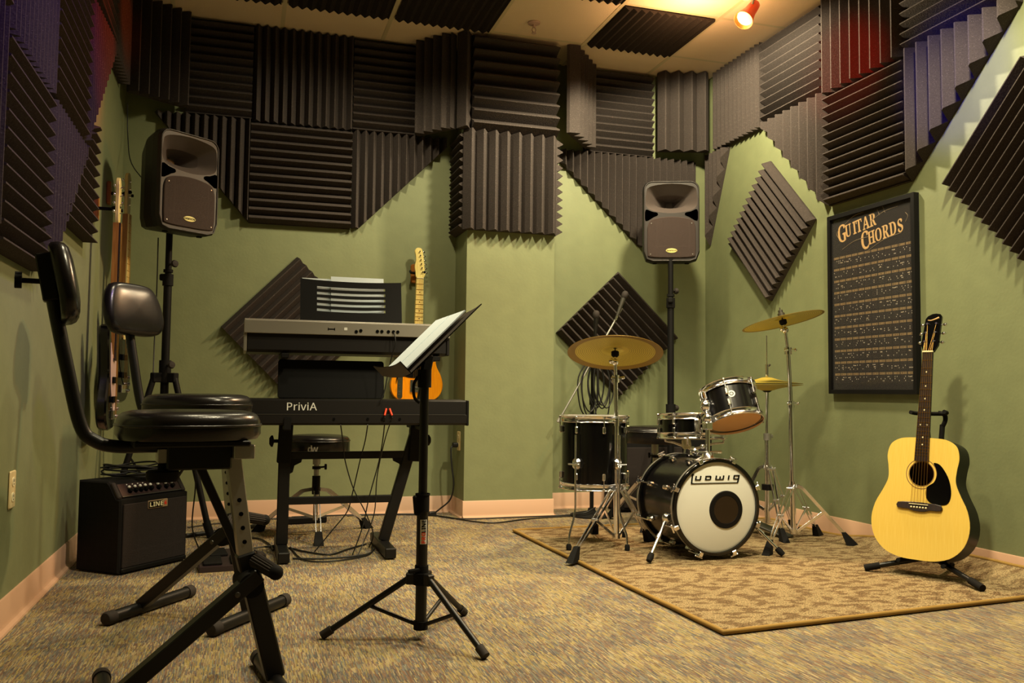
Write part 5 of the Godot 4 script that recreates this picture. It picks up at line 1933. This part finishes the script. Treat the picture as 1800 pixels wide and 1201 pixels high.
func drum(called: String, label: String, xf: Transform3D, R: float, D: float, lugs: int, shell_m: Material, low_m: Material, a0 := 0.3) -> Node3D:
	var t := thing(called, label, "drum")
	t.transform = xf
	var s := MB.new()
	s.lathe(PV([R - 0.006, -D / 2, R, -D / 2, R, D / 2, R - 0.006, D / 2]), Transform3D(), 48)
	obj("shell", s, shell_m, t)
	for sg in [1.0, -1.0]:
		var h := MB.new()
		h.lathe(hoop(R + 0.004, sg * (D / 2 - 0.004), 0.034, 0.004), Transform3D(), 56)
		obj("hoop", h, M.chrome, t)
		var hd := MB.new()
		hd.lathe(PV([0, sg * (D / 2 + 0.003), R - 0.01, sg * (D / 2 + 0.002), R + 0.003, sg * (D / 2 - 0.004)]), Transform3D(), 48)
		obj("drum_head", hd, M.head if sg > 0 else low_m, t)
	for i in lugs:
		var a := a0 + TAU * i / lugs
		var d := V(cos(a), 0, sin(a))
		for sg in [1.0, -1.0]:
			var l := MB.new()
			var bs := Basis(Vector3.UP.cross(d), Vector3.UP, d)
			var y: float = sg * (D / 2 - (0.055 if D > 0.13 else 0.03))
			l.box(d * (R + 0.008) + V(0, y, 0), V(0.016, 0.034 if D > 0.13 else 0.03, 0.018), bs, 0.004)
			l.cyl(d * (R + 0.013) + V(0, y, 0), d * (R + 0.013) + V(0, sg * (D / 2 + 0.008), 0), 0.003, -1.0, 6)
			l.box(d * (R + 0.013) + V(0, sg * (D / 2 + 0.006), 0), V(0.012, 0.012, 0.014), bs, 0.003)
			obj("lug", l, M.chrome, t)
	return t

func drum_kit() -> void:
	var g := 0.012
	# bass drum, its front towards the room
	var kt := thing("bass_drum", "small black bass drum with white front head", "drum", V(2.06, 0.245, -3.55))
	var ax := Transform3D(Basis(V(1, 0, 0), V(0, 0, 1), V(0, -1, 0)), Vector3.ZERO)   # y of the lathe along +z
	var s := MB.new()
	s.lathe(PV([0.196, -0.36, 0.203, -0.36, 0.203, -0.02, 0.196, -0.02]), ax, 64)
	obj("shell", s, M.drum_sparkle, kt)
	for z in [-0.016, -0.366]:
		var h := MB.new()
		h.lathe(PV([0.203, z - 0.02, 0.216, z - 0.02, 0.219, z - 0.015, 0.219, z + 0.015, 0.216, z + 0.02, 0.203, z + 0.02, 0.203, z - 0.02]), ax, 72)
		var ho := obj("hoop", h, M.drum, kt)
		var inl := MB.new()
		inl.lathe(PV([0.2185, z - 0.006, 0.2198, z - 0.006, 0.2198, z + 0.006, 0.2185, z + 0.006]), ax, 72)
		obj("hoop_inlay", inl, M.steel, ho)
	var hd := MB.new()
	hd.lathe(PV([0, -0.004, 0.19, -0.005, 0.203, -0.01]), ax, 64)
	var front := obj("front_head", hd, M.head, kt, "white front head with dark lettering")
	var bh := MB.new()
	bh.lathe(PV([0, -0.37, 0.203, -0.366]), ax, 48)
	obj("batter_head", bh, M.head, kt)
	var pr := MB.new()
	var pc := Transform3D(ax.basis, V(0.048, -0.012, 0))
	pr.lathe(PV([0.061, -0.004, 0.063, 0.0, 0.082, 0.0, 0.085, -0.004]), pc, 48)
	var po := obj("port_ring", pr, M.black, front)
	var ph := MB.new()
	ph.lathe(PV([0, -0.0015, 0.062, -0.0015]), pc, 40)
	obj("port_hole", ph, mat(Color(0.13, 0.085, 0.045), 0.35), front)
	# lettering: slanted strokes, the tall first letter runs out into an underline that turns up into the last
	var w := 0.0062
	var gl := [
		["logo_letter", [[-0.126, 0.109, -0.121, 0.149], [-0.124, 0.149, -0.113, 0.149], [-0.129, 0.109, -0.115, 0.109]]],
		["logo_letter", [[-0.106, 0.124, -0.102, 0.142], [-0.108, 0.125, -0.082, 0.125], [-0.083, 0.124, -0.079, 0.142]]],
		["logo_letter", [[-0.056, 0.124, -0.053, 0.136], [-0.058, 0.125, -0.033, 0.125], [-0.056, 0.140, -0.029, 0.140], [-0.032, 0.125, -0.029, 0.140]]],
		["logo_letter", [[-0.004, 0.124, 0.0, 0.142], [-0.006, 0.125, 0.035, 0.125], [0.016, 0.125, 0.019, 0.138], [0.033, 0.124, 0.037, 0.142]]],
		["logo_letter", [[0.060, 0.123, 0.064, 0.142]]],
		["logo_letter", [[0.088, 0.126, 0.091, 0.140], [0.087, 0.126, 0.113, 0.126], [0.090, 0.141, 0.118, 0.141], [0.108, 0.109, 0.116, 0.142]]],
	]
	for L in gl:
		var lb := MB.new()
		for q in L[1]:
			lb.bar(V(q[0], q[1], -0.003), V(q[2], q[3], -0.003), w if absf(q[2] - q[0]) < absf(q[3] - q[1]) else w * 0.62, 0.002, V(1, 0, 0) if absf(q[2] - q[0]) < absf(q[3] - q[1]) else V(0, 1, 0))
		obj(L[0], lb, M.ink, front)
	var ll := MB.new()
	ll.bar(V(-0.128, 0.1085, -0.003), V(0.109, 0.1085, -0.003), 0.003, 0.002, V(0, 1, 0))
	obj("logo_underline", ll, M.ink, front)
	for i in 8:
		var a := PI / 8.0 + TAU * i / 8.0
		var d := V(cos(a), sin(a), 0)
		var sd := V(-sin(a), cos(a), 0)
		var bs := Basis(sd, d, sd.cross(d))
		for z in [-0.016, -0.366]:
			var c := MB.new()
			var zi := 1.0 if z > -0.1 else -1.0
			c.box(d * 0.226 + V(0, 0, z + 0.004 * zi), V(0.022, 0.012, 0.044), bs, 0.004)
			c.box(d * 0.222 + V(0, 0, z + 0.024 * zi), V(0.02, 0.022, 0.006), bs, 0.002)
			c.cyl(d * 0.226 + V(0, 0, z - 0.014 * zi), d * 0.226 + V(0, 0, z - 0.085 * zi), 0.0035, -1.0, 6)
			c.bar(d * 0.236 + sd * -0.02 + V(0, 0, z + 0.01 * zi), d * 0.236 + sd * 0.02 + V(0, 0, z + 0.01 * zi), 0.007, 0.007, d, 0.002)
			c.box(d * 0.212 + V(0, 0, z - 0.095 * zi), V(0.022, 0.026, 0.04), bs, 0.006)
			obj("tension_claw", c, M.chrome, kt)
	for s2 in [-1.0, 1.0]:
		var sp := MB.new()
		var root := V(0.2 * s2, -0.055, -0.10)
		var tip := V(0.325 * s2, 0.03 + g - 0.245, -0.005)
		if s2 > 0: tip = V(0.315, 0.03 + g - 0.245, 0.005)
		sp.ball(root, 0.026, V(0.8, 1, 1), 12)
		sp.cyl(root, tip, 0.0075)
		sp.cyl(root.lerp(tip, 0.45), root.lerp(tip, 0.55), 0.011)
		var spo := obj("spur", sp, M.chrome, kt)
		var rt := MB.new()
		rt.lathe(PV([0, -0.03, 0.012, -0.028, 0.015, -0.005, 0.012, 0.012, 0, 0.014]), aim(tip, root - tip), 14)
		obj("rubber_tip", rt, M.rubber, spo)
	var mt := MB.new()
	mt.lathe(PV([0, 0.0, 0.05, 0.0, 0.046, 0.008, 0.03, 0.018, 0.022, 0.04, 0, 0.045]), Transform3D(Basis(), V(0.05, 0.196, -0.17)), 20)
	mt.cyl(V(0.05, 0.2, -0.17), V(0.05, 0.40, -0.17), 0.011)
	mt.box(V(0.05, 0.36, -0.17), V(0.04, 0.04, 0.04), Basis(), 0.006)
	mt.cyl(V(-0.02, 0.235, -0.165), V(0.12, 0.235, -0.165), 0.006)
	mt.ball(V(-0.02, 0.24, -0.165), 0.018, Vector3.ONE, 10)
	mt.ball(V(0.02, 0.262, -0.165), 0.012, Vector3.ONE, 10)
	obj("tom_mount", mt, M.chrome, kt)

	# rack tom, leaning back over the bass drum
	var txf := aim(V(2.262, 0.698, -3.76), V(0.0, 0.905, -0.425))
	var tom := drum("rack_tom", "small black rack tom tilted above the bass drum", txf, 0.127, 0.165, 6, M.drum_sparkle, M.clear_head, 0.1)
	var bd := MB.new()
	var toward := txf.basis.inverse() * V(-0.42, 0.0, 0.90)
	var ta := atan2(toward.z, toward.x)
	var dd := V(cos(ta), 0, sin(ta))
	for r in [[0.017, 0.010], [0.006, 0.002]]:
		bd.lathe(PV([r[1], 0.001, r[1], 0.003, r[0], 0.003, r[0], 0.001]), aim(dd * 0.1265 + V(0, 0.012, 0), dd), 20)
	obj("badge", bd, M.head, tom)
	var br := MB.new()
	var ml := txf.affine_inverse() * V(2.11, 0.64, -3.72)
	var mdir := V(ml.x, 0, ml.z).normalized()
	br.ball(mdir * 0.145 + V(0, -0.005, 0), 0.034, V(0.8, 1.2, 0.8), 12)
	br.cyl(mdir * 0.15, ml, 0.011)
	br.ball(ml, 0.024, Vector3.ONE, 12)
	obj("mount_arm", br, M.chrome, tom)
	var vm := MB.new()
	vm.bar(mdir * 0.136 + V(0, -0.07, 0), mdir * 0.136 + V(0, 0.07, 0), 0.02, 0.01, Vector3.UP.cross(mdir), 0.003)
	obj("mount_rail", vm, M.chrome, tom)

	# snare on its basket
	var sx := aim(V(2.235, 0.585, -4.1), V(0.02, 1, -0.06))
	var sn := drum("snare_drum", "shallow black snare drum between floor tom and rack tom", sx, 0.165, 0.105, 8, M.drum, M.head, 0.25)
	var so := MB.new()
	so.box(V(-0.06, 0, 0.163), V(0.03, 0.07, 0.03), Basis(V(0, 1, 0), -0.35), 0.006)
	so.bar(V(-0.06, -0.035, 0.185), V(-0.06, 0.045, 0.185), 0.01, 0.008)
	obj("strainer", so, M.chrome, sn)
	var ss := thing("snare_stand", "chrome folding stand holding the snare drum", "drum stand", V(2.235, g, -4.1), 0.4)
	tripod(ss, 0.30, 0.16, 0.035, 0.012, 0.06)
	var bk := MB.new()
	bk.cyl(V(0, 0.06, 0), V(0, 0.47, 0), 0.011)
	obj("post", bk, M.chrome, ss)
	for i in 3:
		var a := TAU * i / 3.0 + 0.5
		var d := V(cos(a), 0, sin(a))
		var ar := MB.new()
		ar.tube(PackedVector3Array([V(0, 0.455, 0), d * 0.12 + V(0, 0.485, 0), d * 0.172 + V(0, 0.49, 0), d * 0.186 + V(0, 0.53, 0)]), 0.006, 8)
		obj("basket_arm", ar, M.chrome, ss)

	# floor tom
	var ft := drum("floor_tom", "tall black floor tom beside the left crash cymbal stand", Transform3D(Basis(), V(1.69, 0.462, -4.1)), 0.163, 0.335, 8, M.drum, M.head, 0.12)
	for a in [2.45, 1.28, -0.5]:
		var d := V(cos(a), 0, sin(a))
		var lg := MB.new()
		var by := -0.05
		lg.tube(PackedVector3Array([d * 0.19 + V(0, 0.09, 0), d * 0.19 + V(0, -0.26, 0), d * 0.205 + V(0, -0.31, 0), d * 0.245 + V(0, -0.38, 0), d * 0.25 + V(0, g + 0.012 - 0.462, 0)]), 0.0055, 8)
		var lo := obj("leg", lg, M.chrome, ft)
		var bk2 := MB.new()
		var bs := Basis(Vector3.UP.cross(d), Vector3.UP, d)
		bk2.box(d * 0.176 + V(0, by, 0), V(0.042, 0.05, 0.035), bs, 0.010)
		bk2.bar(d * 0.21 + V(0, by, 0) - bs.x * 0.03, d * 0.21 + V(0, by, 0) + bs.x * 0.03, 0.008, 0.008, Vector3.UP, 0.002)
		obj("leg_bracket", bk2, M.chrome, lo)
		var rf := MB.new()
		rf.lathe(PV([0, 0, 0.012, 0, 0.013, 0.018, 0.009, 0.028, 0, 0.03]), Transform3D(Basis(), d * 0.25 + V(0, g - 0.462, 0)), 12)
		obj("rubber_foot", rf, M.rubber, lo)

	# cymbals and stands
	var la := V(0.128, 0.948, -0.292).normalized()
	cymbal("left crash cymbal tilted away above the floor tom", V(1.735, 0.957, -3.95), la, 0.232)
	cymbal_stand("chrome cymbal stand in front of the floor tom", V(1.745, g, -3.95), 0.285, V(1.735, 0.957, -3.95), la, [V(1.412, g, -3.657), V(1.975, g, -4.07), V(1.80, g, -4.36)])
	var ra := V(-0.15, 0.97, -0.18).normalized()
	cymbal("right crash cymbal tilted on the tall stand near the poster", V(2.625, 1.137, -3.87), ra, 0.206)
	cymbal_stand("tall chrome cymbal stand by the right wall", V(2.68, g, -3.87), 0.285, V(2.625, 1.137, -3.87), ra, [V(2.91, g, -3.73), V(2.93, g, -4.02), V(2.362, g, -3.61)])
	# hi-hat pair
	cymbal("upper of the two hi-hat cymbals behind the tall stand", V(2.695, 0.818, -4.12), V(0, 1, 0), 0.186, 0.0)
	cymbal("lower of the two hi-hat cymbals behind the tall stand", V(2.695, 0.804, -4.12), V(0, 1, 0), 0.186, 1.0)
	var hh := thing("hi_hat_stand", "chrome hi-hat stand behind the bass drum's right side", "cymbal stand", V(2.695, g, -4.12), 0.3)
	tripod(hh, 0.36, 0.22, 0.03, 0.013, 0.13)
	var hp := MB.new()
	hp.cyl(V(0, 0.06, 0), V(0, 0.52, 0), 0.0145)
	hp.cyl(V(0, 0.52, 0), V(0, 0.765, 0), 0.0105)
	obj("lower_tube", hp, M.chrome, hh)
	var hr := MB.new()
	hr.cyl(V(0, 0.765, 0), V(0, 1.06, 0), 0.0032)
	obj("pull_rod", hr, M.chrome, hh)
	var cu := MB.new()
	cu.lathe(PV([0, 0, 0.014, 0, 0.03, 0.012, 0.032, 0.022, 0, 0.024]), Transform3D(Basis(), V(0, 0.755, 0)), 18)
	obj("cup", cu, M.black, hh)
	var cc := MB.new()
	cc.cyl(V(0, 0.85, 0), V(0, 0.905, 0), 0.009)
	cc.bar(V(0.005, 0.89, 0), V(0.028, 0.905, 0), 0.01, 0.012, V(0, 1, 0), 0.003)
	cc.ball(V(0, 0.845, 0), 0.011, V(1, 0.6, 1), 10)
	obj("clutch", cc, M.chrome, hh)
	var cl := MB.new()
	cl.cyl(V(0, 0.50, 0), V(0, 0.535, 0), 0.02)
	cl.bar(V(0.018, 0.517, 0), V(0.045, 0.52, 0), 0.018, 0.008, V(0, 1, 0), 0.003)
	obj("clamp", cl, M.steel, hh)
	var bl := MB.new()
	bl.cyl(V(0, 0.235, 0), V(0, 0.265, 0), 0.031)
	obj("memory_lock", bl, M.black, hh)
	var pd := MB.new()
	pd.box(V(0, 0.03, 0.02), V(0.08, 0.012, 0.24), Basis(V(1, 0, 0), 0.2), 0.004)
	obj("pedal", pd, M.dull, hh)
	# pedal beater bits behind the bass drum
	var bp := thing("bass_pedal", "bass drum pedal behind the drum with a yellow felt beater", "pedal", V(2.08, g, -4.0))
	var pb := MB.new()
	pb.box(V(0, 0.012, -0.07), V(0.10, 0.012, 0.26), Basis(), 0.003)
	pb.box(V(0, 0.05, -0.09), V(0.075, 0.01, 0.24), Basis(V(1, 0, 0), 0.25), 0.003)
	obj("footboard", pb, M.dull, bp)
	var pf := MB.new()
	for x in [-0.06, 0.06]: pf.cyl(V(x, 0.0, 0), V(x * 0.8, 0.20, 0), 0.008)
	pf.cyl(V(-0.06, 0.19, 0), V(0.06, 0.19, 0), 0.006)
	pf.cyl(V(0, 0.19, 0), V(0.08, 0.475, -0.03), 0.004)
	obj("frame", pf, M.chrome, bp)
	var fb := MB.new()
	fb.lathe(PV([0, -0.022, 0.022, -0.02, 0.026, 0, 0.022, 0.02, 0, 0.022]), aim(V(0.085, 0.488, -0.03), V(1, 0.1, 0.3)), 16)
	obj("beater", fb, M.ivory, bp)
	# bass cabinet behind the drummer
	var bc := thing("bass_cabinet", "low black speaker cabinet against the back wall behind the drums", "amplifier", V(2.63, 0, -5.285))
	var cbx := MB.new()
	cbx.box(V(0, 0.242, 0), V(0.66, 0.47, 0.26), Basis(), 0.012)
	obj("cabinet", cbx, M.tolex, bc)
	var cg := MB.new()
	cg.box(V(0, 0.22, 0.132), V(0.60, 0.38, 0.008), Basis(), 0.003)
	obj("grille", cg, M.grille, bc)
	for x in [-0.28, 0.28]:
		var f := MB.new()
		f.cyl(V(x, 0, 0.1), V(x, 0.01, 0.1), 0.018)
		f.cyl(V(x, 0, -0.1), V(x, 0.01, -0.1), 0.018)
		obj("foot", f, M.rubber, bc)

func cymbal(label: String, at: Vector3, axis: Vector3, R: float, flip := 0.0) -> void:
	var t := thing("cymbal", label, "cymbal")
	t.transform = aim(at, axis * (-1.0 if flip > 0.5 else 1.0))
	var k := R / 0.2
	var hat := R < 0.19
	var up := PackedVector2Array()
	for p in ([[0.008, 0.03], [0.025, 0.0285], [0.042, 0.024], [0.06, 0.0185], [0.09, 0.012], [0.13, 0.006], [0.17, 0.001], [0.2, -0.003]] if hat else [[0.008, 0.022], [0.018, 0.0215], [0.03, 0.018], [0.037, 0.0105], [0.042, 0.008], [0.08, 0.005], [0.13, 0.0005], [0.17, -0.005], [0.2, -0.011]]): up.append(Vector2(p[0] * k, p[1] * (1.0 if hat else 0.8)))
	var pr := up.duplicate()
	for i in range(up.size() - 1, -1, -1): pr.append(up[i] - Vector2(0, 0.0014))
	pr.append(up[0])
	var b := MB.new()
	b.lathe(pr, Transform3D(), 96, 0.5)
	obj("plate", b, M.brass, t)

func tripod(t: Node3D, hub: float, reach: float, foot_y: float, half: float, low: float) -> void:
	for i in 3:
		var a := TAU * i / 3.0
		leg_pair(t, V(cos(a), 0, sin(a)) * reach, hub, low, half)
	var h := MB.new()
	h.cyl(V(0, hub - 0.02, 0), V(0, hub + 0.02, 0), 0.02)
	obj("hub", h, M.chrome, t)
	var h2 := MB.new()
	h2.cyl(V(0, low - 0.012, 0), V(0, low + 0.012, 0), 0.018)
	obj("collar", h2, M.chrome, t)

# double flat bars from the hub to a rubber foot, and a brace back to the tube
func leg_pair(t: Node3D, foot: Vector3, hub: float, low: float, half: float) -> void:
	var d := V(foot.x, 0, foot.z).normalized()
	var sd := Vector3.UP.cross(d)
	var f := V(foot.x, 0.045, foot.z) - d * 0.02
	var l := MB.new()
	for k in [-1.0, 1.0]:
		l.bar(d * 0.02 + V(0, hub, 0) + sd * half * k, d * 0.045 + V(0, hub - 0.012, 0) + sd * half * k, 0.004, 0.016, sd)
		l.bar(d * 0.045 + V(0, hub - 0.012, 0) + sd * half * k, f + sd * half * 0.5 * k, 0.004, 0.016, sd, 0.001)
	l.cyl(d * 0.045 + V(0, hub - 0.012, 0) - sd * (half + 0.006), d * 0.045 + V(0, hub - 0.012, 0) + sd * (half + 0.006), 0.006, -1.0, 8)
	var mid := (d * 0.045 + V(0, hub - 0.012, 0)).lerp(f, 0.5)
	l.cyl(mid - sd * (half + 0.004), mid + sd * (half + 0.004), 0.006, -1.0, 8)
	var lo := obj("leg", l, M.chrome, t)
	var b := MB.new()
	b.bar(d * 0.018 + V(0, low, 0), mid, 0.006, 0.015, sd, 0.001)
	obj("brace", b, M.chrome, lo)
	var r := MB.new()
	r.loft([quad_ring(f + V(0, 0.018, 0) - d * 0.012, d, 0.011, 0.011), quad_ring(V(foot.x, 0.0, foot.z) + d * 0.012, d, 0.03, 0.018)], true, true, 0.99)
	obj("rubber_foot", r, M.rubber, lo)

func cymbal_stand(label: String, at: Vector3, hub: float, cym: Vector3, axis: Vector3, feet: Array) -> void:
	var t := thing("cymbal_stand", label, "cymbal stand", at)
	for f in feet: leg_pair(t, V(f.x - at.x, 0, f.z - at.z), hub, 0.055, 0.013)
	var h := MB.new()
	h.cyl(V(0, hub - 0.02, 0), V(0, hub + 0.022, 0), 0.020)
	obj("hub", h, M.chrome, t)
	var h2 := MB.new()
	h2.cyl(V(0, 0.043, 0), V(0, 0.068, 0), 0.018)
	obj("collar", h2, M.chrome, t)
	var c := cym - at
	var top := c - axis * 0.055
	var y1: float = hub + (top.y - hub) * 0.52
	var q1 := V(top.x * 0.25, y1, top.z * 0.25)
	var b := MB.new()
	b.cyl(V(0, 0.045, 0), q1, 0.0135, -1.0, 14)
	obj("lower_tube", b, M.chrome, t)
	var q2 := V(top.x * 0.6, lerpf(y1, top.y, 0.72), top.z * 0.6)
	var u := MB.new()
	u.cyl(q1, q2, 0.0105, -1.0, 14)
	u.cyl(q2, top, 0.008, -1.0, 12)
	obj("upper_tube", u, M.chrome, t)
	for q in [q1, q2]:
		var k := MB.new()
		k.cyl(q - V(0, 0.018, 0), q + V(0, 0.018, 0), 0.018, -1.0, 14)
		k.bar(q + V(-0.03, 0.004, 0.012), q + V(0.03, 0.004, 0.012), 0.012, 0.008, V(0, 1, 0), 0.003)
		k.ball(q + V(0.035, 0.006, 0.012), 0.008, Vector3.ONE, 8)
		obj("clamp", k, M.chrome, t)
	var tl := MB.new()
	tl.ball(top, 0.017, Vector3.ONE, 12)
	tl.cyl(top - V(0.0, 0, 0), top + V(-0.025, 0.004, 0.012), 0.007)
	tl.ball(top + V(-0.027, 0.004, 0.013), 0.012, V(1, 1.1, 1), 10)
	tl.cyl(top, c - axis * 0.02, 0.0055)
	obj("tilter", tl, M.chrome, t)
	var fl := MB.new()
	fl.lathe(PV([0.002, -0.028, 0.012, -0.028, 0.019, -0.02, 0.019, -0.002, 0.007, 0.002, 0.002, 0.002]), aim(c, axis), 18)
	obj("lower_felt", fl, M.rubber, t)
	var tp := MB.new()
	tp.lathe(PV([0.0065, 0.02, 0.018, 0.02, 0.018, 0.034, 0.012, 0.036, 0.012, 0.05, 0, 0.052]), aim(c, axis), 16)
	tp.cyl(c - axis * 0.02, c + axis * 0.065, 0.003, -1.0, 8)
	obj("wing_nut", tp, M.dull, t)

# ---------------------------------------------------------------- microphones
func mic_stand() -> void:
	var at := V(2.07, 0.0, -5.06)
	var t := thing("microphone_stand", "round based microphone stand with a slanting boom behind the floor tom", "microphone stand", at)
	var b := MB.new()
	b.lathe(PV([0, 0, 0.132, 0, 0.134, 0.006, 0.13, 0.012, 0.06, 0.026, 0.025, 0.032, 0.02, 0.05, 0, 0.05]), Transform3D(), 40)
	obj("base", b, M.rubber, t)
	var p := MB.new()
	p.cyl(V(0, 0.04, 0), V(0, 0.70, 0), 0.0125)
	obj("lower_tube", p, M.satin, t)
	var p2 := MB.new()
	p2.cyl(V(0, 0.70, 0), V(0.0, 1.03, 0), 0.009)
	obj("upper_tube", p2, M.satin, t)
	var c := MB.new()
	c.cyl(V(0, 0.68, 0), V(0, 0.73, 0), 0.018)
	c.cyl(V(0, 1.0, -0.02), V(0, 1.0, 0.025), 0.018)
	obj("clutch", c, M.rubber, t)
	var a := V(-0.235, 0.575, 0.03)
	var e := V(0.185, 1.285, 0.03)
	var bm := MB.new()
	bm.cyl(a, e, 0.006)
	bm.cyl(a, a.lerp(e, 0.06), 0.012)
	obj("boom", bm, M.steel, t)
	# clip and two microphones
	var k := MB.new()
	k.cyl(e, e + V(0.004, 0.03, 0.0), 0.012)
	k.cyl(V(0, 1.03, 0.0), V(0.004, 1.09, 0.02), 0.014)
	obj("mic_clip", k, M.black, t)
	mic("wired microphone tilted at the tip of the boom", at + V(0.150, 1.255, 0.055), V(0.34, 0.93, 0.05), M.dull)
	mic("dark microphone pointing up beside the tilted one", at + V(0.0, 1.12, 0.045), V(0.03, 1, 0.05), M.satin)
	# cables hung over the stand
	rng.seed = 5
	var cb := MB.new()
	for i in 9:
		var ox := rng.randf_range(-0.07, 0.07)
		var lo := rng.randf_range(0.56, 0.68)
		var oz := rng.randf_range(0.02, 0.07)
		cb.tube(sm(PackedVector3Array([at + V(ox * 0.3, 0.985, oz), at + V(ox - 0.05, 0.85, oz), at + V(ox - 0.045, lo + 0.07, oz + 0.01), at + V(ox, lo, oz + 0.01), at + V(ox + 0.045, lo + 0.07, oz), at + V(ox + 0.05, 0.86, oz), at + V(ox * 0.4 + 0.01, 0.985, oz)]), 5), 0.0042, 6)
	solo("cable_bundle", cb, M.cable, "bundle of black cables hanging from the microphone stand", "cable", at + V(0, 0.58, 0.05))

func mic(label: String, at: Vector3, dir: Vector3, m: Material) -> void:
	var t := thing("microphone", label, "microphone")
	t.transform = aim(at, dir).scaled_local(Vector3.ONE * 0.84)
	var b := MB.new()
	b.lathe(PV([0, -0.03, 0.01, -0.03, 0.0115, 0.0, 0.018, 0.10, 0.0185, 0.115, 0, 0.115]), Transform3D(), 20)
	obj("handle", b, m, t)
	var g := MB.new()
	g.lathe(PV([0.018, 0.112, 0.024, 0.122, 0.0255, 0.14, 0.022, 0.158, 0.012, 0.168, 0, 0.17]), Transform3D(), 20, -1.0)
	obj("grille_ball", g, M.rubber_gray, t)
	var c := MB.new()
	c.cyl(V(0, -0.06, 0), V(0, -0.028, 0), 0.0085)
	obj("connector", c, M.chrome, t)

# ---------------------------------------------------------------- floor clutter
func floor_cables() -> void:
	var w := [
		["black cable lying along the back wall skirting to the column", [0.62, 0.006, -5.36, 0.90, 0.006, -5.37, 1.10, 0.006, -5.30, 1.25, 0.006, -5.09, 1.56, 0.006, -5.08, 1.87, 0.006, -5.09, 1.98, 0.03, -4.98, 2.07, 0.06, -5.0]],
		["black cable looping out on the carpet in front of the column", [0.30, 0.006, -5.38, 0.75, 0.006, -5.39, 1.12, 0.006, -5.26, 1.29, 0.006, -4.98, 1.41, 0.006, -4.89, 1.65, 0.006, -5.0, 1.93, 0.006, -5.05]],
		["tangled cable sweeping over the carpet under the keyboard stand", [0.12, 0.006, -4.40, 0.225, 0.006, -4.34, 0.30, 0.006, -4.22, 0.40, 0.006, -4.12, 0.50, 0.006, -4.24, 0.60, 0.006, -4.36]],
		["cable curving across the carpet between the stand's floor bars", [0.235, 0.006, -4.06, 0.35, 0.006, -4.03, 0.50, 0.006, -4.05, 0.59, 0.006, -4.12, 0.62, 0.006, -4.30]],
		["cable running from the amplifier towards the keyboard stand", [-0.17, 0.006, -4.50, -0.05, 0.006, -4.60, 0.08, 0.006, -4.66, 0.14, 0.006, -4.50, 0.16, 0.006, -4.3]],
		["thick black cable bundle on the carpet right of the amplifier", [-0.25, 0.012, -4.78, -0.12, 0.012, -4.86, 0.0, 0.014, -4.93, 0.10, 0.012, -5.06]],
	]
	for i in w.size():
		var b := MB.new()
		var a: Array = w[i][1]
		b.tube(sm(P3(a), 6), 0.011 if i == 5 else 0.0042, 6)
		solo("floor_cable", b, M.cable, w[i][0], "cable", V(a[0], 0, a[2]), "cables on the carpet")
	# more leads
	for q in [
		["thin cord hanging straight down behind the left loudspeaker's stand", [-0.45, 1.56, -5.02, -0.452, 1.3, -5.06, -0.455, 1.0, -5.06, -0.45, 0.8, -5.0], "speaker cords"],
		["thin cord hanging beside the right loudspeaker's pole", [2.60, 1.585, -5.08, 2.605, 1.3, -5.06, 2.60, 0.9, -5.05, 2.59, 0.6, -5.06], "speaker cords"],
		["thin cable looping left over the carpet from the left floor bar", [0.17, 0.006, -4.42, 0.05, 0.006, -4.36, -0.03, 0.006, -4.30, -0.12, 0.006, -4.36, -0.16, 0.006, -4.5], "cables on the carpet"],
		["cable making a wide loop on the carpet below the music rest", [0.24, 0.006, -4.36, 0.28, 0.006, -4.02, 0.40, 0.006, -3.96, 0.56, 0.006, -4.06, 0.62, 0.006, -4.22], "cables on the carpet"],
		["cable lying by the skirting right of the amplifier", [-0.26, 0.006, -5.1, -0.1, 0.006, -5.22, 0.1, 0.006, -5.30, 0.30, 0.006, -5.34], "cables on the carpet"],
	]:
		var b := MB.new()
		var a: Array = q[1]
		b.tube(sm(P3(a), 6), 0.0036, 6)
		solo("loose_cable", b, M.cable, q[0], "cable", V(a[0], a[a.size() - 2], a[2]), q[2])
	var ps := thing("power_strip", "black power strip on the carpet behind the small drum stool", "power strip", V(0.36, 0, -5.15), 0.15)
	var pb := MB.new()
	pb.box(V(0, 0.019, 0), V(0.24, 0.036, 0.055), Basis(), 0.005)
	obj("housing", pb, M.black, ps)
	for i in 5:
		var sb := MB.new()
		sb.ext(rrect(0.026, 0.03, 0.009), 0.0, 0.002, Transform3D(Basis(V(1, 0, 0), V(0, 0, -1), V(0, 1, 0)), V(-0.09 + 0.042 * i, 0.037, 0)))
		obj("socket", sb, M.rubber_gray, ps)
	# double foot switch
	for k in 2:
		var t := thing("foot_pedal", ["twin foot switch on the carpet in front of the amplifier's right corner", "second foot switch lying just behind the first one"][k], "pedal", [V(-0.045, 0, -3.93), V(-0.03, 0, -4.13)][k], 0.1 + 0.1 * k)
		var b := MB.new()
		b.ext(PV([0.06, 0.0, 0.06, 0.022, -0.06, 0.04, -0.06, 0.0]), -0.11, 0.11, Transform3D(Basis(V(0, 0, 1), V(0, 1, 0), V(-1, 0, 0)), Vector3.ZERO), 0.003, 0.95)
		obj("housing", b, mat(Color(0.16, 0.11, 0.12), 0.5), t)
		for x in [-0.055, 0.055]:
			var p := MB.new()
			p.box(V(x, 0.037, 0.0), V(0.075, 0.012, 0.09), Basis(V(1, 0, 0), 0.15), 0.003)
			obj("treadle", p, M.rubber, t)
